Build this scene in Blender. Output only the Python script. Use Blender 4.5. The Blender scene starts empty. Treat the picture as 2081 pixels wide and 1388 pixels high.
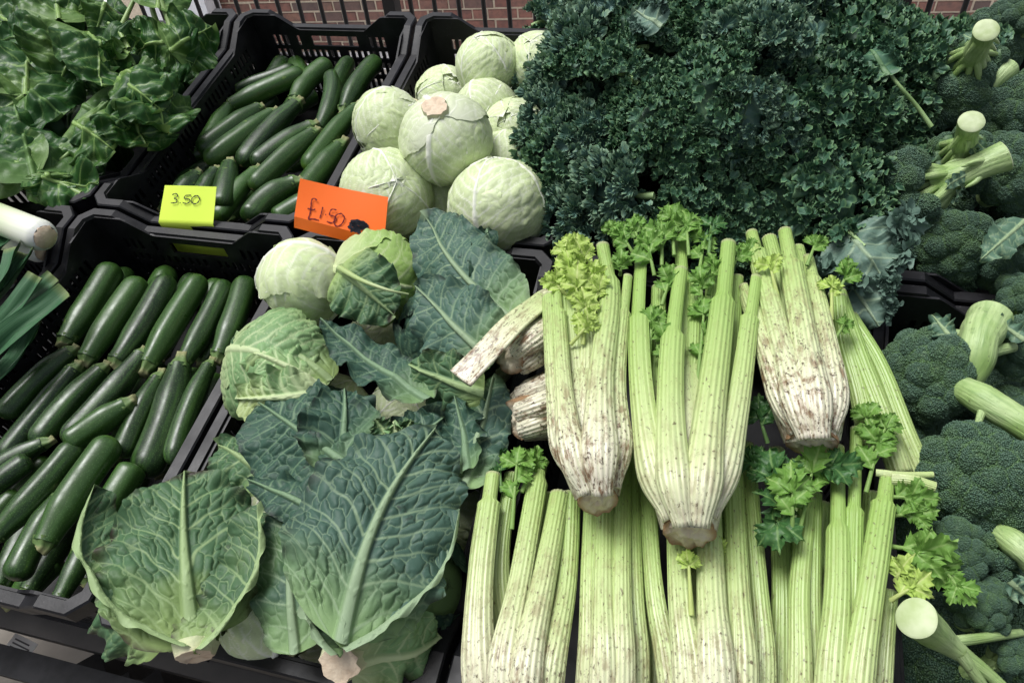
import bpy, math, random
import numpy as np
from mathutils import Matrix, Vector

SC = bpy.context.scene
COL = SC.collection
# ------------------------------------------------------------------ camera, sky, sun, exposure
# "stall frame": u to the right along the crates, v away from the viewer, h above the crate rims.
# The display slopes down towards the viewer, so the stall frame is tilted in the world.
TILT = math.radians(9.5)
ORIGIN_Z = 0.93
M = Matrix.Translation((0, 0, ORIGIN_Z)) @ Matrix.Rotation(TILT, 4, 'X')
CAM = np.array([.59, -.692, .747])
FPX, PW, PH = 1495.0, 2081, 1388

def rotm(rx, ry, rz):
    cx, sx = math.cos(rx), math.sin(rx); cy, sy = math.cos(ry), math.sin(ry); cz, sz = math.cos(rz), math.sin(rz)
    X = np.array([[1, 0, 0], [0, cx, -sx], [0, sx, cx]]); Y = np.array([[cy, 0, sy], [0, 1, 0], [-sy, 0, cy]])
    Z = np.array([[cz, -sz, 0], [sz, cz, 0], [0, 0, 1]])
    return Z @ Y @ X
CR = rotm(.642, .118, .238)

cam_d = bpy.data.cameras.new('camera'); cam = bpy.data.objects.new('camera', cam_d); COL.objects.link(cam)
cam_d.sensor_width = 36.0; cam_d.lens = FPX / PW * 36.0; cam_d.clip_start = .02; cam_d.clip_end = 200
m4 = np.eye(4); m4[:3, :3] = CR; m4[:3, 3] = CAM
cam.matrix_world = M @ Matrix(m4.tolist())
SC.camera = cam

W = bpy.data.worlds.new("World"); SC.world = W; W.use_nodes = True
wn = W.node_tree.nodes; wl = W.node_tree.links
sky = wn.new('ShaderNodeTexSky'); sky.sky_type = 'NISHITA'; sky.sun_disc = False
SUN_EL, SUN_AZ = math.radians(70), math.radians(-75)
sky.sun_elevation = SUN_EL; sky.sun_rotation = SUN_AZ
sky.air_density = 1.0; sky.dust_density = 6.0; sky.ozone_density = 1.0
hsv = wn.new('ShaderNodeHueSaturation'); hsv.inputs['Saturation'].default_value = .55   # grey overcast sky
wl.new(sky.outputs[0], hsv.inputs['Color']); wl.new(hsv.outputs[0], wn['Background'].inputs[0])
wn['Background'].inputs[1].default_value = .066
sl = bpy.data.lights.new('sun', 'SUN'); sl.energy = 1.5; sl.angle = math.radians(26); sl.color = (.96, .98, 1.0)
so = bpy.data.objects.new('sun', sl); COL.objects.link(so); so.location = (0, 0, 6)
sd = Vector((math.sin(SUN_AZ) * math.cos(SUN_EL), math.cos(SUN_AZ) * math.cos(SUN_EL), math.sin(SUN_EL)))
so.rotation_euler = sd.to_track_quat('Z', 'Y').to_euler()
SC.view_settings.view_transform = 'Standard'; SC.view_settings.look = 'None'
SC.view_settings.exposure = 0.9; SC.view_settings.gamma = 1.0
SC.view_settings.use_curve_mapping = False

# ------------------------------------------------------------------ geometry helpers
def ray(px, py):
    return CR @ np.array([(px - PW / 2) / FPX, -(py - PH / 2) / FPX, -1.0])
def at(px, py, h=0.0):
    d = ray(px, py); return CAM + d * ((h - CAM[2]) / d[2])
def at_plane(px, py, p0, n):
    d = ray(px, py); return CAM + d * (np.dot(np.array(p0) - CAM, n) / np.dot(d, n))
def depth(p):
    return -((np.array(p) - CAM) @ CR)[2]
def pxm(p, px):                      # metres spanned by px photograph pixels at point p
    return px * depth(p) / FPX
def nrm(v):
    v = np.asarray(v, float); return v / (np.linalg.norm(v) + 1e-12)
def view(p, r, u, t):                # direction given as right / up / towards the viewer at p
    T = nrm(CAM - np.asarray(p)); Rr = CR[:, 0]; Rr = nrm(Rr - T * (Rr @ T)); U = np.cross(T, Rr)
    return nrm(Rr * r + U * u + T * t)

def _h(ix, iy, iz, seed):
    n = (ix.astype(np.int64) * 374761393 + iy.astype(np.int64) * 668265263 + iz.astype(np.int64) * 2147483647 + seed * 1274126177) & 0xffffffff
    n = ((n ^ (n >> 13)) * 1274126177) & 0xffffffff
    n = ((n ^ (n >> 16)) * 2246822519) & 0xffffffff
    return ((n ^ (n >> 15)) & 0xffffff) / float(0x1000000)
def noise(x, y, z=0.0, seed=0):
    x, y, z = np.broadcast_arrays(np.asarray(x, float), np.asarray(y, float), np.asarray(z, float))
    xi, yi, zi = np.floor(x), np.floor(y), np.floor(z)
    fx, fy, fz = x - xi, y - yi, z - zi
    fx, fy, fz = [f * f * (3 - 2 * f) for f in (fx, fy, fz)]
    r = 0
    for a in (0, 1):
        for b in (0, 1):
            for c in (0, 1):
                w = (fx if a else 1 - fx) * (fy if b else 1 - fy) * (fz if c else 1 - fz)
                r = r + w * _h(xi + a, yi + b, zi + c, seed)
    return r * 2 - 1
def fbm(x, y, z=0.0, seed=0, oct=3):
    r, a, f = 0, 1.0, 1.0
    for k in range(oct):
        r = r + a * noise(np.asarray(x) * f, np.asarray(y) * f, np.asarray(z) * f, seed + 17 * k); a *= .5; f *= 2.03
    return r
def worley(x, y, seed=0):
    xi, yi = np.floor(x), np.floor(y); f1 = np.full(np.shape(x), 9.0); f2 = f1.copy()
    for a in (-1, 0, 1):
        for b in (-1, 0, 1):
            cx = xi + a; cy = yi + b; z0 = np.zeros_like(cx)
            d = np.hypot(cx + .15 + .7 * _h(cx, cy, z0, seed) - x, cy + .15 + .7 * _h(cx, cy, z0 + 1, seed) - y)
            f2 = np.minimum(f2, np.maximum(f1, d)); f1 = np.minimum(f1, d)
    return f1, f2
def sstep(a, b, x):
    t = np.clip((x - a) / (b - a), 0, 1); return t * t * (3 - 2 * t)

class MB:                            # collects quads / triangles, builds ONE mesh
    def __init__(s):
        s.v = []; s.q = []; s.t = []; s.n = 0; s.a = {}; s.qm = []; s.tm = []
    def add(s, V, F, mat=0, **at_):
        V = np.asarray(V, float).reshape(-1, 3); F = np.asarray(F, int)
        s.v.append(V)
        if len(F):
            if F.shape[1] == 4: s.q.append(F + s.n); s.qm.append(np.full(len(F), mat))
            else: s.t.append(F + s.n); s.tm.append(np.full(len(F), mat))
        for k in set(s.a) | set(at_):
            if k not in s.a: s.a[k] = [np.zeros(s.n)]
            val = at_.get(k, 0.0)
            s.a[k].append(np.broadcast_to(np.asarray(val, float).reshape(-1) if np.ndim(val) else np.asarray(float(val)), (len(V),)))
        s.n += len(V); return s
    def mesh(s, name, mats, smooth=True):
        me = bpy.data.meshes.new(name)
        V = np.concatenate(s.v); me.vertices.add(len(V)); me.vertices.foreach_set('co', V.astype(np.float32).ravel())
        li = []; st = []; tot = []; mi = []; o = 0
        for arr, mm, k in ((s.q, s.qm, 4), (s.t, s.tm, 3)):
            if arr:
                A = np.concatenate(arr); li.append(A.ravel()); st.append(o + np.arange(len(A)) * k); o += A.size; mi.append(np.concatenate(mm))
        li = np.concatenate(li); me.loops.add(len(li)); me.loops.foreach_set('vertex_index', li.astype(np.int32))
        st = np.concatenate(st); me.polygons.add(len(st)); me.polygons.foreach_set('loop_start', st.astype(np.int32))
        me.polygons.foreach_set('material_index', np.concatenate(mi).astype(np.int32))
        me.polygons.foreach_set('use_smooth', np.full(len(st), bool(smooth)))
        me.update(calc_edges=True)
        for k, lst in s.a.items():
            at_ = me.attributes.new(k, 'FLOAT', 'POINT'); at_.data.foreach_set('value', np.concatenate(lst).astype(np.float32))
        for m_ in (mats if isinstance(mats, (list, tuple)) else [mats]): me.materials.append(m_)
        me.validate(); return me

def gfaces(nu, nv, wrap=False):
    i, j = np.meshgrid(np.arange(nu - 1), np.arange(nv if wrap else nv - 1), indexing='ij'); j2 = (j + 1) % nv
    return np.stack([i * nv + j, (i + 1) * nv + j, (i + 1) * nv + j2, i * nv + j2], -1).reshape(-1, 4)
BOXF = np.array([[0, 2, 3, 1], [4, 5, 7, 6], [0, 1, 5, 4], [2, 6, 7, 3], [0, 4, 6, 2], [1, 3, 7, 5]])
def boxv(lo, hi):
    return np.array([[(lo, hi)[a][0], (lo, hi)[b][1], (lo, hi)[c][2]] for c in (0, 1) for b in (0, 1) for a in (0, 1)], float)
BOXQ = np.array([[0, 2, 3, 1], [4, 5, 7, 6], [0, 1, 5, 4], [2, 6, 7, 3], [0, 4, 6, 2], [1, 3, 7, 5]])
def catmull(P, n):
    P = np.asarray(P, float)
    if len(P) == 2: return P[0] + (P[1] - P[0]) * np.linspace(0, 1, n)[:, None]
    Q = np.vstack([2 * P[0] - P[1], P, 2 * P[-1] - P[-2]]); seg = np.linalg.norm(np.diff(P, axis=0), axis=1)
    c = np.concatenate([[0], np.cumsum(seg)]); out = []
    for s_ in np.linspace(0, c[-1], n):
        i = min(np.searchsorted(c, s_, 'right') - 1, len(seg) - 1); t = (s_ - c[i]) / max(seg[i], 1e-9)
        a, b, d, e = Q[i:i + 4]
        out.append(.5 * (2 * b + (d - a) * t + (2 * a - 5 * b + 4 * d - e) * t * t + (3 * b - a - 3 * d + e) * t ** 3))
    return np.array(out)
def frames(P, up):
    T = np.gradient(P, axis=0); T /= np.linalg.norm(T, axis=1)[:, None] + 1e-12
    N = np.zeros_like(T); n = np.asarray(up, float)
    for i in range(len(P)):
        n = n - T[i] * (n @ T[i]); n = nrm(n); N[i] = n
    return T, N, np.cross(N, T)      # tangent, normal, side
def tube(P, r, ns=12, up=(0.1, .2, 1), caps=True, sec=None):
    P = np.asarray(P, float); T, N, B = frames(P, up); r = np.broadcast_to(np.asarray(r, float), (len(P),))
    a = np.arange(ns) * 2 * math.pi / ns; k = np.ones(ns) if sec is None else np.asarray(sec)
    V = P[:, None, :] + (B[:, None, :] * np.cos(a)[None, :, None] + N[:, None, :] * np.sin(a)[None, :, None]) * (r[:, None] * k[None, :])[:, :, None]
    V = V.reshape(-1, 3); F = gfaces(len(P), ns, True)[:, ::-1]
    s_ = np.repeat(np.linspace(0, 1, len(P)), ns); an = np.tile(a, len(P))
    return V, F, s_, an
def fan(idx, c):                      # triangles closing a ring of indices at centre index c
    idx = np.asarray(idx); return np.stack([idx, np.roll(idx, -1), np.full(len(idx), c)], -1)

# ------------------------------------------------------------------ objects
LOC = {}
def thing(name, label, cat, loc=(0, 0, 0), group=None, R=None):
    o = bpy.data.objects.new(name, None); COL.objects.link(o); o.empty_display_size = .02
    mm = Matrix.Translation(Vector([float(c) for c in loc]))
    if R is not None: mm = mm @ (R if isinstance(R, Matrix) else Matrix(np.asarray(R).tolist())).to_4x4()
    o.matrix_world = M @ mm; LOC[o.name] = np.asarray(loc, float)
    o['label'] = label; o['category'] = cat
    if group: o['group'] = group
    return o
def part(name, me, par, label=None):
    o = bpy.data.objects.new(name, me); COL.objects.link(o); o.parent = par
    if label: o['label'] = label
    return o
def whole(name, me, label, cat, group=None, loc=(0, 0, 0), kind=None, world=False, R=None):
    o = bpy.data.objects.new(name, me); COL.objects.link(o)
    mm = Matrix.Translation(Vector([float(c) for c in loc]))
    if R is not None: mm = mm @ (R if isinstance(R, Matrix) else Matrix(np.asarray(R).tolist())).to_4x4()
    o.matrix_world = mm if world else M @ mm
    if label: o['label'] = label
    if cat: o['category'] = cat
    if group: o['group'] = group
    if kind: o['kind'] = kind
    return o
def basis(y, z):                      # 3x3 with columns x, y, z; y exact, z towards the hint
    y = nrm(y); z = np.asarray(z, float); z = nrm(z - y * (z @ y)); return np.stack([np.cross(y, z), y, z], 1)

# ------------------------------------------------------------------ materials
def mat(name):
    m_ = bpy.data.materials.new(name); m_.use_nodes = True
    nt = m_.node_tree; return m_, nt.nodes, nt.links, nt.nodes['Principled BSDF']
class NB:                             # small node builder
    def __init__(s, n, l): s.n = n; s.l = l
    def attr(s, name):
        a = s.n.new('ShaderNodeAttribute'); a.attribute_name = name; return a.outputs['Fac']
    def obj(s): return s.n.new('ShaderNodeTexCoord').outputs['Object']
    def rnd(s): return s.n.new('ShaderNodeObjectInfo').outputs['Random']
    def set(s, inp, v):
        if hasattr(v, 'is_linked') or isinstance(v, bpy.types.NodeSocket): s.l.new(v, inp)
        else: inp.default_value = v
    def math(s, op, a, b=0.0, clamp=False):
        k = s.n.new('ShaderNodeMath'); k.operation = op; k.use_clamp = clamp; s.set(k.inputs[0], a); s.set(k.inputs[1], b); return k.outputs[0]
    def mix(s, f, a, b, mode='MIX'):
        k = s.n.new('ShaderNodeMix'); k.data_type = 'RGBA'; k.blend_type = mode
        s.set(k.inputs[0], f); s.set(k.inputs[6], a if not isinstance(a, tuple) else (*a, 1)[:4]); s.set(k.inputs[7], b if not isinstance(b, tuple) else (*b, 1)[:4]); return k.outputs[2]
    def ramp(s, f, pts):
        k = s.n.new('ShaderNodeValToRGB'); s.set(k.inputs[0], f); e = k.color_ramp.elements
        while len(e) < len(pts): e.new(.5)
        for x, (p, c) in zip(e, pts): x.position = p; x.color = (*c, 1) if len(c) == 3 else c
        return k.outputs[0]
    def mr(s, x, a, b, c=0.0, d=1.0):
        k = s.n.new('ShaderNodeMapRange'); s.set(k.inputs[0], x)
        for i, q in enumerate((a, b, c, d)): k.inputs[i + 1].default_value = q
        return k.outputs[0]
    def noise(s, scale, vec=None, detail=3.0, rough=.55):
        k = s.n.new('ShaderNodeTexNoise'); k.inputs['Scale'].default_value = scale; k.inputs['Detail'].default_value = detail; k.inputs['Roughness'].default_value = rough
        if vec is not None: s.l.new(vec, k.inputs['Vector'])
        return k.outputs[0]
    def vor(s, scale, vec=None, feature='F1'):
        k = s.n.new('ShaderNodeTexVoronoi'); k.feature = feature; k.inputs['Scale'].default_value = scale
        if vec is not None: s.l.new(vec, k.inputs['Vector'])
        return k.outputs['Distance']
    def xyz(s, x, y, z=0.0):
        k = s.n.new('ShaderNodeCombineXYZ'); s.set(k.inputs[0], x); s.set(k.inputs[1], y); s.set(k.inputs[2], z); return k.outputs[0]
    def bump(s, h, strength, dist, bsdf):
        k = s.n.new('ShaderNodeBump'); k.inputs['Strength'].default_value = strength; k.inputs['Distance'].default_value = dist
        s.l.new(h, k.inputs['Height']); s.l.new(k.outputs[0], bsdf.inputs['Normal'])
    def vadd(s, v, r, amount=37.0):
        k = s.n.new('ShaderNodeVectorMath'); k.operation = 'ADD'; s.l.new(v, k.inputs[0])
        m_ = s.math('MULTIPLY', r, amount); s.l.new(s.xyz(m_, m_, m_), k.inputs[1]); return k.outputs[0]

def simple_mat(name, c1, c2, scale, rough=.6, bump=0.0, bd=.002, spec=.5):
    m_, n, l, b = mat(name); q = NB(n, l); v = q.vadd(q.obj(), q.rnd())
    f = q.noise(scale, v, 4); l.new(q.mix(q.mr(f, .35, .65), c1, c2), b.inputs['Base Color'])
    b.inputs['Roughness'].default_value = rough; b.inputs['Specular IOR Level'].default_value = spec
    if bump: q.bump(f, bump, bd, b)
    return m_

def leaf_mat(name, c1, c2, vein, dark=(.03, .025, .012), rough=.5, trans=.12, yellow=None, tatter=.5, base=None, coat=0.0, spec=.25):
    """blade colour varies by noise; attribute 'vein' paints ribs, 'edge' the margin, 'along' the pale leaf base"""
    m_, n, l, b = mat(name); q = NB(n, l); v = q.vadd(q.obj(), q.rnd())
    f = q.mr(q.noise(14, v, 4), .3, .7); f2 = q.noise(90, v, 3)
    c = q.mix(f, c1, c2); c = q.mix(q.mr(f2, .35, .75, 0, .35), c, tuple(x * 1.7 for x in c1))
    r_ = q.rnd(); c = q.mix(q.math('MULTIPLY', r_, .3), c, tuple(x * .6 for x in c2))
    if yellow: c = q.mix(q.mr(q.noise(7, v, 2), .58, .72, 0, .7), c, yellow)
    if base: c = q.mix(q.mr(q.attr('along'), 0.0, .35, .9, 0), c, base)
    ed = q.math('MULTIPLY', q.mr(q.attr('edge'), .75, 1.0), q.mr(q.noise(40, v, 4), .45, .62), True)
    c = q.mix(q.math('MULTIPLY', ed, tatter), c, dark)
    c = q.mix(q.math('MULTIPLY', q.mr(q.noise(48, v, 5, .7), .61, .70), tatter * .8), c, dark)
    c = q.mix(q.attr('vein'), c, vein)
    l.new(c, b.inputs['Base Color']); b.inputs['Roughness'].default_value = rough; b.inputs['Specular IOR Level'].default_value = spec
    b.inputs['Coat Weight'].default_value = coat; b.inputs['Coat Roughness'].default_value = .3
    q.bump(q.noise(420, v, 3), .25, .0012, b)
    if trans:
        tr = n.new('ShaderNodeBsdfTranslucent'); l.new(c, tr.inputs[0]); mx = n.new('ShaderNodeMixShader'); mx.inputs[0].default_value = trans
        l.new(b.outputs[0], mx.inputs[1]); l.new(tr.outputs[0], mx.inputs[2]); l.new(mx.outputs[0], n['Material Output'].inputs[0])
    return m_
# ================================================================== setting behind and below the stall
def world_mesh(name, boxes, m_, bevel=0):
    b = MB()
    for lo, hi in boxes: b.add(boxv(lo, hi), BOXQ)
    return b.mesh(name, m_, smooth=False)

YARD_Z = -.74
m_pave = simple_mat('paving', (.13, .12, .105), (.20, .18, .16), 9, .85, .3, .004)
m_yard = simple_mat('pale_concrete', (.62, .62, .62), (.74, .74, .74), 6, .8, .2, .003)
gb = MB(); gb.add([(-9, -6, 0), (9, -6, 0), (9, 2.55, 0), (-9, 2.55, 0)], [[0, 1, 2, 3]])
ground = whole('pavement', gb.mesh('pavement', m_pave, False), None, None, kind='structure', world=True)
gb = MB(); gb.add([(-40, 2.55, YARD_Z), (40, 2.55, YARD_Z), (40, 60, YARD_Z), (-40, 60, YARD_Z)], [[0, 1, 2, 3]])
gb.add([(-9, 2.55, YARD_Z), (9, 2.55, YARD_Z), (9, 2.55, 0), (-9, 2.55, 0)], [[0, 1, 2, 3]])
whole('yard_ground', gb.mesh('yard', m_yard, False), None, None, kind='structure', world=True)
gb = MB(); gb.add([(-40, -60, -.01), (40, -60, -.01), (40, -6, -.01), (-40, -6, -.01)], [[0, 1, 2, 3]])
whole('street', gb.mesh('street', simple_mat('asphalt', (.05, .05, .05), (.07, .07, .07), 30, .9), False), None, None, kind='structure', world=True)
# a few paving slabs in view beneath the front rail
rs = random.Random(4)
m_slab = simple_mat('slab', (.17, .15, .125), (.27, .24, .20), 7, .85, .4, .003)
for i in range(4):
    for j in range(4):
        x0 = -1.0 + i * .45; y0 = -1.45 + j * .45
        me = world_mesh('slab', [((x0 + .006, y0 + .006, .0), (x0 + .444, y0 + .444, .022 + rs.random() * .004))], m_slab)
        part('paving_slab', me, ground)

# brick wall: every brick in view is a piece
m_mortar = simple_mat('mortar', (.58, .49, .36), (.70, .60, .46), 40, .9, .5, .004)
m_brick, n_, l_, b_ = mat('brick'); q_ = NB(n_, l_)
cc = q_.ramp(q_.rnd(), [(0, (.27, .125, .10)), (.35, (.34, .16, .12)), (.6, (.24, .14, .115)), (.8, (.17, .12, .105)), (1, (.38, .20, .14))])
v_ = q_.vadd(q_.obj(), q_.rnd()); cc = q_.mix(q_.mr(q_.noise(26, v_, 5), .4, .7, 0, .6), cc, (.10, .075, .07))
l_.new(cc, b_.inputs['Base Color']); b_.inputs['Roughness'].default_value = .9; q_.bump(q_.noise(60, v_, 4), .5, .004, b_)
WALL_Y = 4.63
wallT = Matrix.Translation((0, WALL_Y, YARD_Z)) @ Matrix.Rotation(math.radians(5), 4, 'Z')
wall = bpy.data.objects.new('brick_wall', None); COL.objects.link(wall); wall.matrix_world = wallT
wall['label'] = 'weathered red brick wall with pale mortar behind the railings'; wall['category'] = 'wall'
part('mortar_bed', world_mesh('mortar_bed', [((-4.2, .006, 0), (3.2, .3, 2.6))], m_mortar), wall)
brick_me = {}
for L_ in (.215, .1025):
    b = MB(); c = .004; lo, hi = (0, 0, 0), (L_, .1, .065)
    b.add(boxv((c, -.0, c), (L_ - c, .1, .065 - c)), BOXQ)
    V = boxv((0, .005, 0), (L_, .1, .065)); b.add(V, BOXQ)
    brick_me[L_] = b.mesh('brick', m_brick, False)
rs = random.Random(11); nb = 0
stuffb = MB()
for row in range(34):
    x = -3.7 + (row % 2) * .06
    k = row % 2
    while x < 2.6:
        L_ = (.215, .1025)[k % 2]; k += 1
        if row >= 7:
            z_ = .012 + row * .0765; stuffb.add(boxv((x, rs.uniform(-.003, .002), z_), (x + L_, .1, z_ + .065)), BOXQ)
        else:
            o = part('brick', brick_me[L_], wall); o.location = (x, rs.uniform(-.004, .002), .012 + row * .0765); o.rotation_euler = (0, rs.uniform(-.006, .006), 0); nb += 1
        x += L_ + .0115
sb = part('upper_brickwork', stuffb.mesh('upper_brickwork', m_brick, False), wall); sb['kind'] = 'stuff'
m_white = simple_mat('white_stone', (.68, .68, .70), (.78, .78, .79), 12, .7, .2, .002)
st = whole('door_frame', world_mesh('door_frame', [((-3.80, 4.12, YARD_Z), (-3.22, 4.30, 1.5)), ((-3.22, 4.16, YARD_Z + .62), (-2.75, 4.34, YARD_Z + .70))], m_white), 'white painted door frame and step against the brick wall, at the left', 'door frame', world=True)

# railings
m_iron, n_, l_, b_ = mat('black_iron'); b_.inputs['Base Color'].default_value = (.012, .012, .013, 1); b_.inputs['Roughness'].default_value = .45
FY = 2.35; fenceT = Matrix.Translation((0, FY, 0)) @ Matrix.Rotation(math.radians(-3), 4, 'Z')
fence = bpy.data.objects.new('railings', None); COL.objects.link(fence); fence.matrix_world = fenceT
fence['label'] = 'black iron railings of upright bars behind the crates'; fence['category'] = 'railings'
def rod(x, r, z0, z1, ns=10):
    V, F, s_, a_ = tube([(x, 0, z0), (x, 0, z1)], r, ns, up=(0, 1, 0)); b = MB(); b.add(V, F); return b
for i in range(40):
    x = -2.33 + i * .117
    part('bar', rod(x, .0105, .05, 1.25).mesh('bar', m_iron), fence)
for x in (-.905, 1.2): part('post', world_mesh('post', [((x - .03, -.03, 0), (x + .03, .03, 1.35))], m_iron), fence)
for z in (.08, 1.12): part('rail', world_mesh('rail', [((-2.6, -.014, z), (2.6, .014, z + .03))], m_iron), fence)

# trestle table that carries the crates (built in the stall frame, legs upright in the world)
m_steel = simple_mat('dark_steel', (.012, .012, .013), (.026, .026, .028), 30, .7, .1, .001, spec=.2)
tbl = thing('trestle_table', 'dark steel trestle table under the vegetable crates', 'table', (0, 0, -.24))
b = MB(); b.add(boxv((-1.0, -.60, -.018), (1.62, .64, .012)), BOXQ); part('table_top', b.mesh('table_top', simple_mat('ply', (.06, .055, .05), (.1, .09, .08), 10, .7), False), tbl)
for v0 in (-.655, .645):
    b = MB(); b.add(boxv((-1.02, v0, -.03), (1.64, v0 + .035, .015)), BOXQ); part('rail', b.mesh('rail', m_steel, False), tbl)
def strut(p, q2, r=.017):
    P = np.array([p, q2], float); V, F, s_, a_ = tube(P, r * 1.25, 4, up=(0, 1, .1)); b = MB(); b.add(V, F)
    n0 = len(P) * 4; b.add(np.vstack([V[:4], V[-4:]]), [[0, 1, 2, 3], [4, 5, 6, 7]]); return b.mesh('leg', m_steel, False)
for u0 in (-.62, -.1, .62, 1.3):
    part('leg', strut((u0, -.63, -.02), (u0 + .04, -.80, -.66)), tbl); part('leg', strut((u0 + .05, .6, -.02), (u0 + .05, .5, -.78)), tbl)
part('brace', strut((-.16, -.62, -.03), (-.34, -.55, -.66), .02), tbl)
part('brace', strut((-.06, -.62, -.03), (.02, -.55, -.66), .02), tbl)
# ================================================================== black plastic crates
m_plast, n_, l_, b_ = mat('black_plastic'); q_ = NB(n_, l_); v_ = q_.vadd(q_.obj(), q_.rnd())
f_ = q_.mr(q_.noise(35, v_, 5, .65), .4, .75)
c_ = q_.mix(f_, (.004, .004, .005), (.014, .0135, .017)); c_ = q_.mix(q_.mr(q_.noise(160, v_, 4, .7), .64, .74, 0, .5), c_, (.12, .115, .12))
l_.new(c_, b_.inputs['Base Color']); l_.new(q_.mr(q_.noise(22, v_, 3), .3, .7, .34, .56), b_.inputs['Roughness']); q_.bump(q_.noise(300, v_, 3), .15, .0008, b_); b_.inputs['Specular IOR Level'].default_value = .4
CW, CD, CH = .393, .593, .226
DIP = .03
def ztop(d, L):                        # rim height along a side: raised corners, lower middle
    e = L / 2 - abs(d); c0, c1 = (.062, .105) if L < .5 else (.05, .10)
    return 0.0 if e < c0 else (-DIP if e > c1 else -DIP * (e - c0) / (c1 - c0))
def panel(L, hand):
    zs = [-CH + .004, -.178, -.140, -.130, -.102, -.093, -.077, -.068, -.046]
    ds = [-L / 2]; x = -L / 2 + .04; slot = []
    n = int((L - .08) / .0138)
    for i in range(n):
        ds += [x + i * .0138, x + i * .0138 + .0066]
    ds.append(L / 2); ds = np.array(ds)
    for s_ in (-1, 1):
        for e in (.062, .105, .05, .10): pass
    b = MB(); nd, nz = len(ds), len(zs) + 1; t = .0036
    solid = np.ones((nd - 1, nz - 1), bool)
    for i in range(nd - 1):
        mid = (ds[i] + ds[i + 1]) / 2; isslot = (i % 2 == 1); k = i // 2
        for j in range(nz - 1):
            if isslot and j in (1, 3, 5, 7) and (k % 8 not in (3,) or j == 1): solid[i, j] = False
            if j == 7 and isslot and hand and abs(mid) < .075: solid[i, j] = True
            if hand and j == 7 and abs(mid) < .052: solid[i, j] = False
    G = np.zeros((2, nd, nz, 3))
    for i in range(nd):
        for j in range(nz):
            z = zs[j] if j < nz - 1 else ztop(ds[i], L) - .004
            for s_ in (0, 1): G[s_, i, j] = (ds[i], (-t / 2, t / 2)[s_], z)
    b.v.append(G.reshape(-1, 3)); b.n = G.size // 3; I = lambda s_, i, j: (s_ * nd + i) * nz + j
    F = []
    for i in range(nd - 1):
        for j in range(nz - 1):
            if not solid[i, j]: continue
            F.append([I(0, i, j), I(0, i + 1, j), I(0, i + 1, j + 1), I(0, i, j + 1)]); F.append([I(1, i, j), I(1, i, j + 1), I(1, i + 1, j + 1), I(1, i + 1, j)])
            for di, dj, a, c in ((-1, 0, (i, j + 1), (i, j)), (1, 0, (i + 1, j), (i + 1, j + 1)), (0, -1, (i, j), (i + 1, j)), (0, 1, (i + 1, j + 1), (i, j + 1))):
                ii, jj = i + di, j + dj
                if not (0 <= ii < nd - 1 and 0 <= jj < nz - 1) or not solid[ii, jj]:
                    F.append([I(0, *a), I(0, *c), I(1, *c), I(1, *a)])
    F = np.array(F); b.q.append(F); b.qm.append(np.zeros(len(F), int)); return b
def rim_mesh():
    # closed loop round the crate, sharp chamfered corners, flange 17 mm wide with a 24 mm outer lip
    pts = []
    def side(L, f):
        c0, c1 = (.062, .105) if L < .5 else (.05, .10)
        ds = [-L / 2 + .02, -L / 2 + c0, -L / 2 + c1, 0, L / 2 - c1, L / 2 - c0, L / 2 - .02]
        for d in ds: pts.append((*f(d), ztop(d, L)))
    w, d2 = CW / 2, CD / 2
    side(CW, lambda d: (d, -d2)); side(CD, lambda d: (w, d)); side(CW, lambda d: (-d, d2)); side(CD, lambda d: (-w, -d))
    P = np.array(pts); n = len(P); sx = np.sign(P[:, 0]); V = []
    for k in range(n):
        x, y, z = P[k]
        ox = x; oy = y                       # outer edge
        cx = max(-w + .017, min(w - .017, x)); cy = max(-d2 + .017, min(d2 - .017, y))
        if (abs(x) > w - .021 and abs(y) > d2 - .021): cx, cy = np.sign(x) * (w - .017 - (.012 if abs(abs(x) - w) > .001 else 0)), np.sign(y) * (d2 - .017 - (.012 if abs(abs(y) - d2) > .001 else 0))
        V += [(cx, cy, z - .006), (cx + (ox - cx) * .12, cy + (oy - cy) * .12, z), (cx + (ox - cx) * .88, cy + (oy - cy) * .88, z), (ox, oy, z - .002), (ox, oy, z - .024), (cx + (ox - cx) * .8, cy + (oy - cy) * .8, z - .024), (cx + (ox - cx) * .78, cy + (oy - cy) * .78, z - .006)]
    m_ = 7; b = MB(); i, j = np.meshgrid(np.arange(n), np.arange(m_), indexing='ij'); i2 = (i + 1) % n; j2 = (j + 1) % m_
    b.add(V, np.stack([i * m_ + j, i2 * m_ + j, i2 * m_ + j2, i * m_ + j2], -1).reshape(-1, 4)[:, ::-1]); return b
def xform(b, f):
    b.v = [f(V) for V in b.v]; return b
def ends(sign):
    b = panel(CW - .034, True); return xform(b, lambda V: np.stack([V[:, 0], sign * (CD / 2 - .016) + V[:, 1] + sign * .012 * np.clip(V[:, 2] / CH, -1, 0), V[:, 2]], 1))
def sides(sign):
    b = panel(CD - .034, False); return xform(b, lambda V: np.stack([sign * (CW / 2 - .016) + V[:, 1] + sign * .012 * np.clip(V[:, 2] / CH, -1, 0), V[:, 0], V[:, 2]], 1))
crate_parts = [('front_panel', ends(-1).mesh('front_panel', m_plast, False)), ('back_panel', ends(1).mesh('back_panel', m_plast, False)),
               ('side_panel', sides(-1).mesh('side_panel', m_plast, False)), ('side_panel', sides(1).mesh('side_panel', m_plast, False)),
               ('rim', rim_mesh().mesh('rim', m_plast, False))]
b = MB(); b.add(boxv((-CW / 2 + .02, -CD / 2 + .02, -CH), (CW / 2 - .02, CD / 2 - .02, -CH + .008)), BOXQ)
crate_parts.append(('base', b.mesh('crate_base', m_plast, False)))
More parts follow.
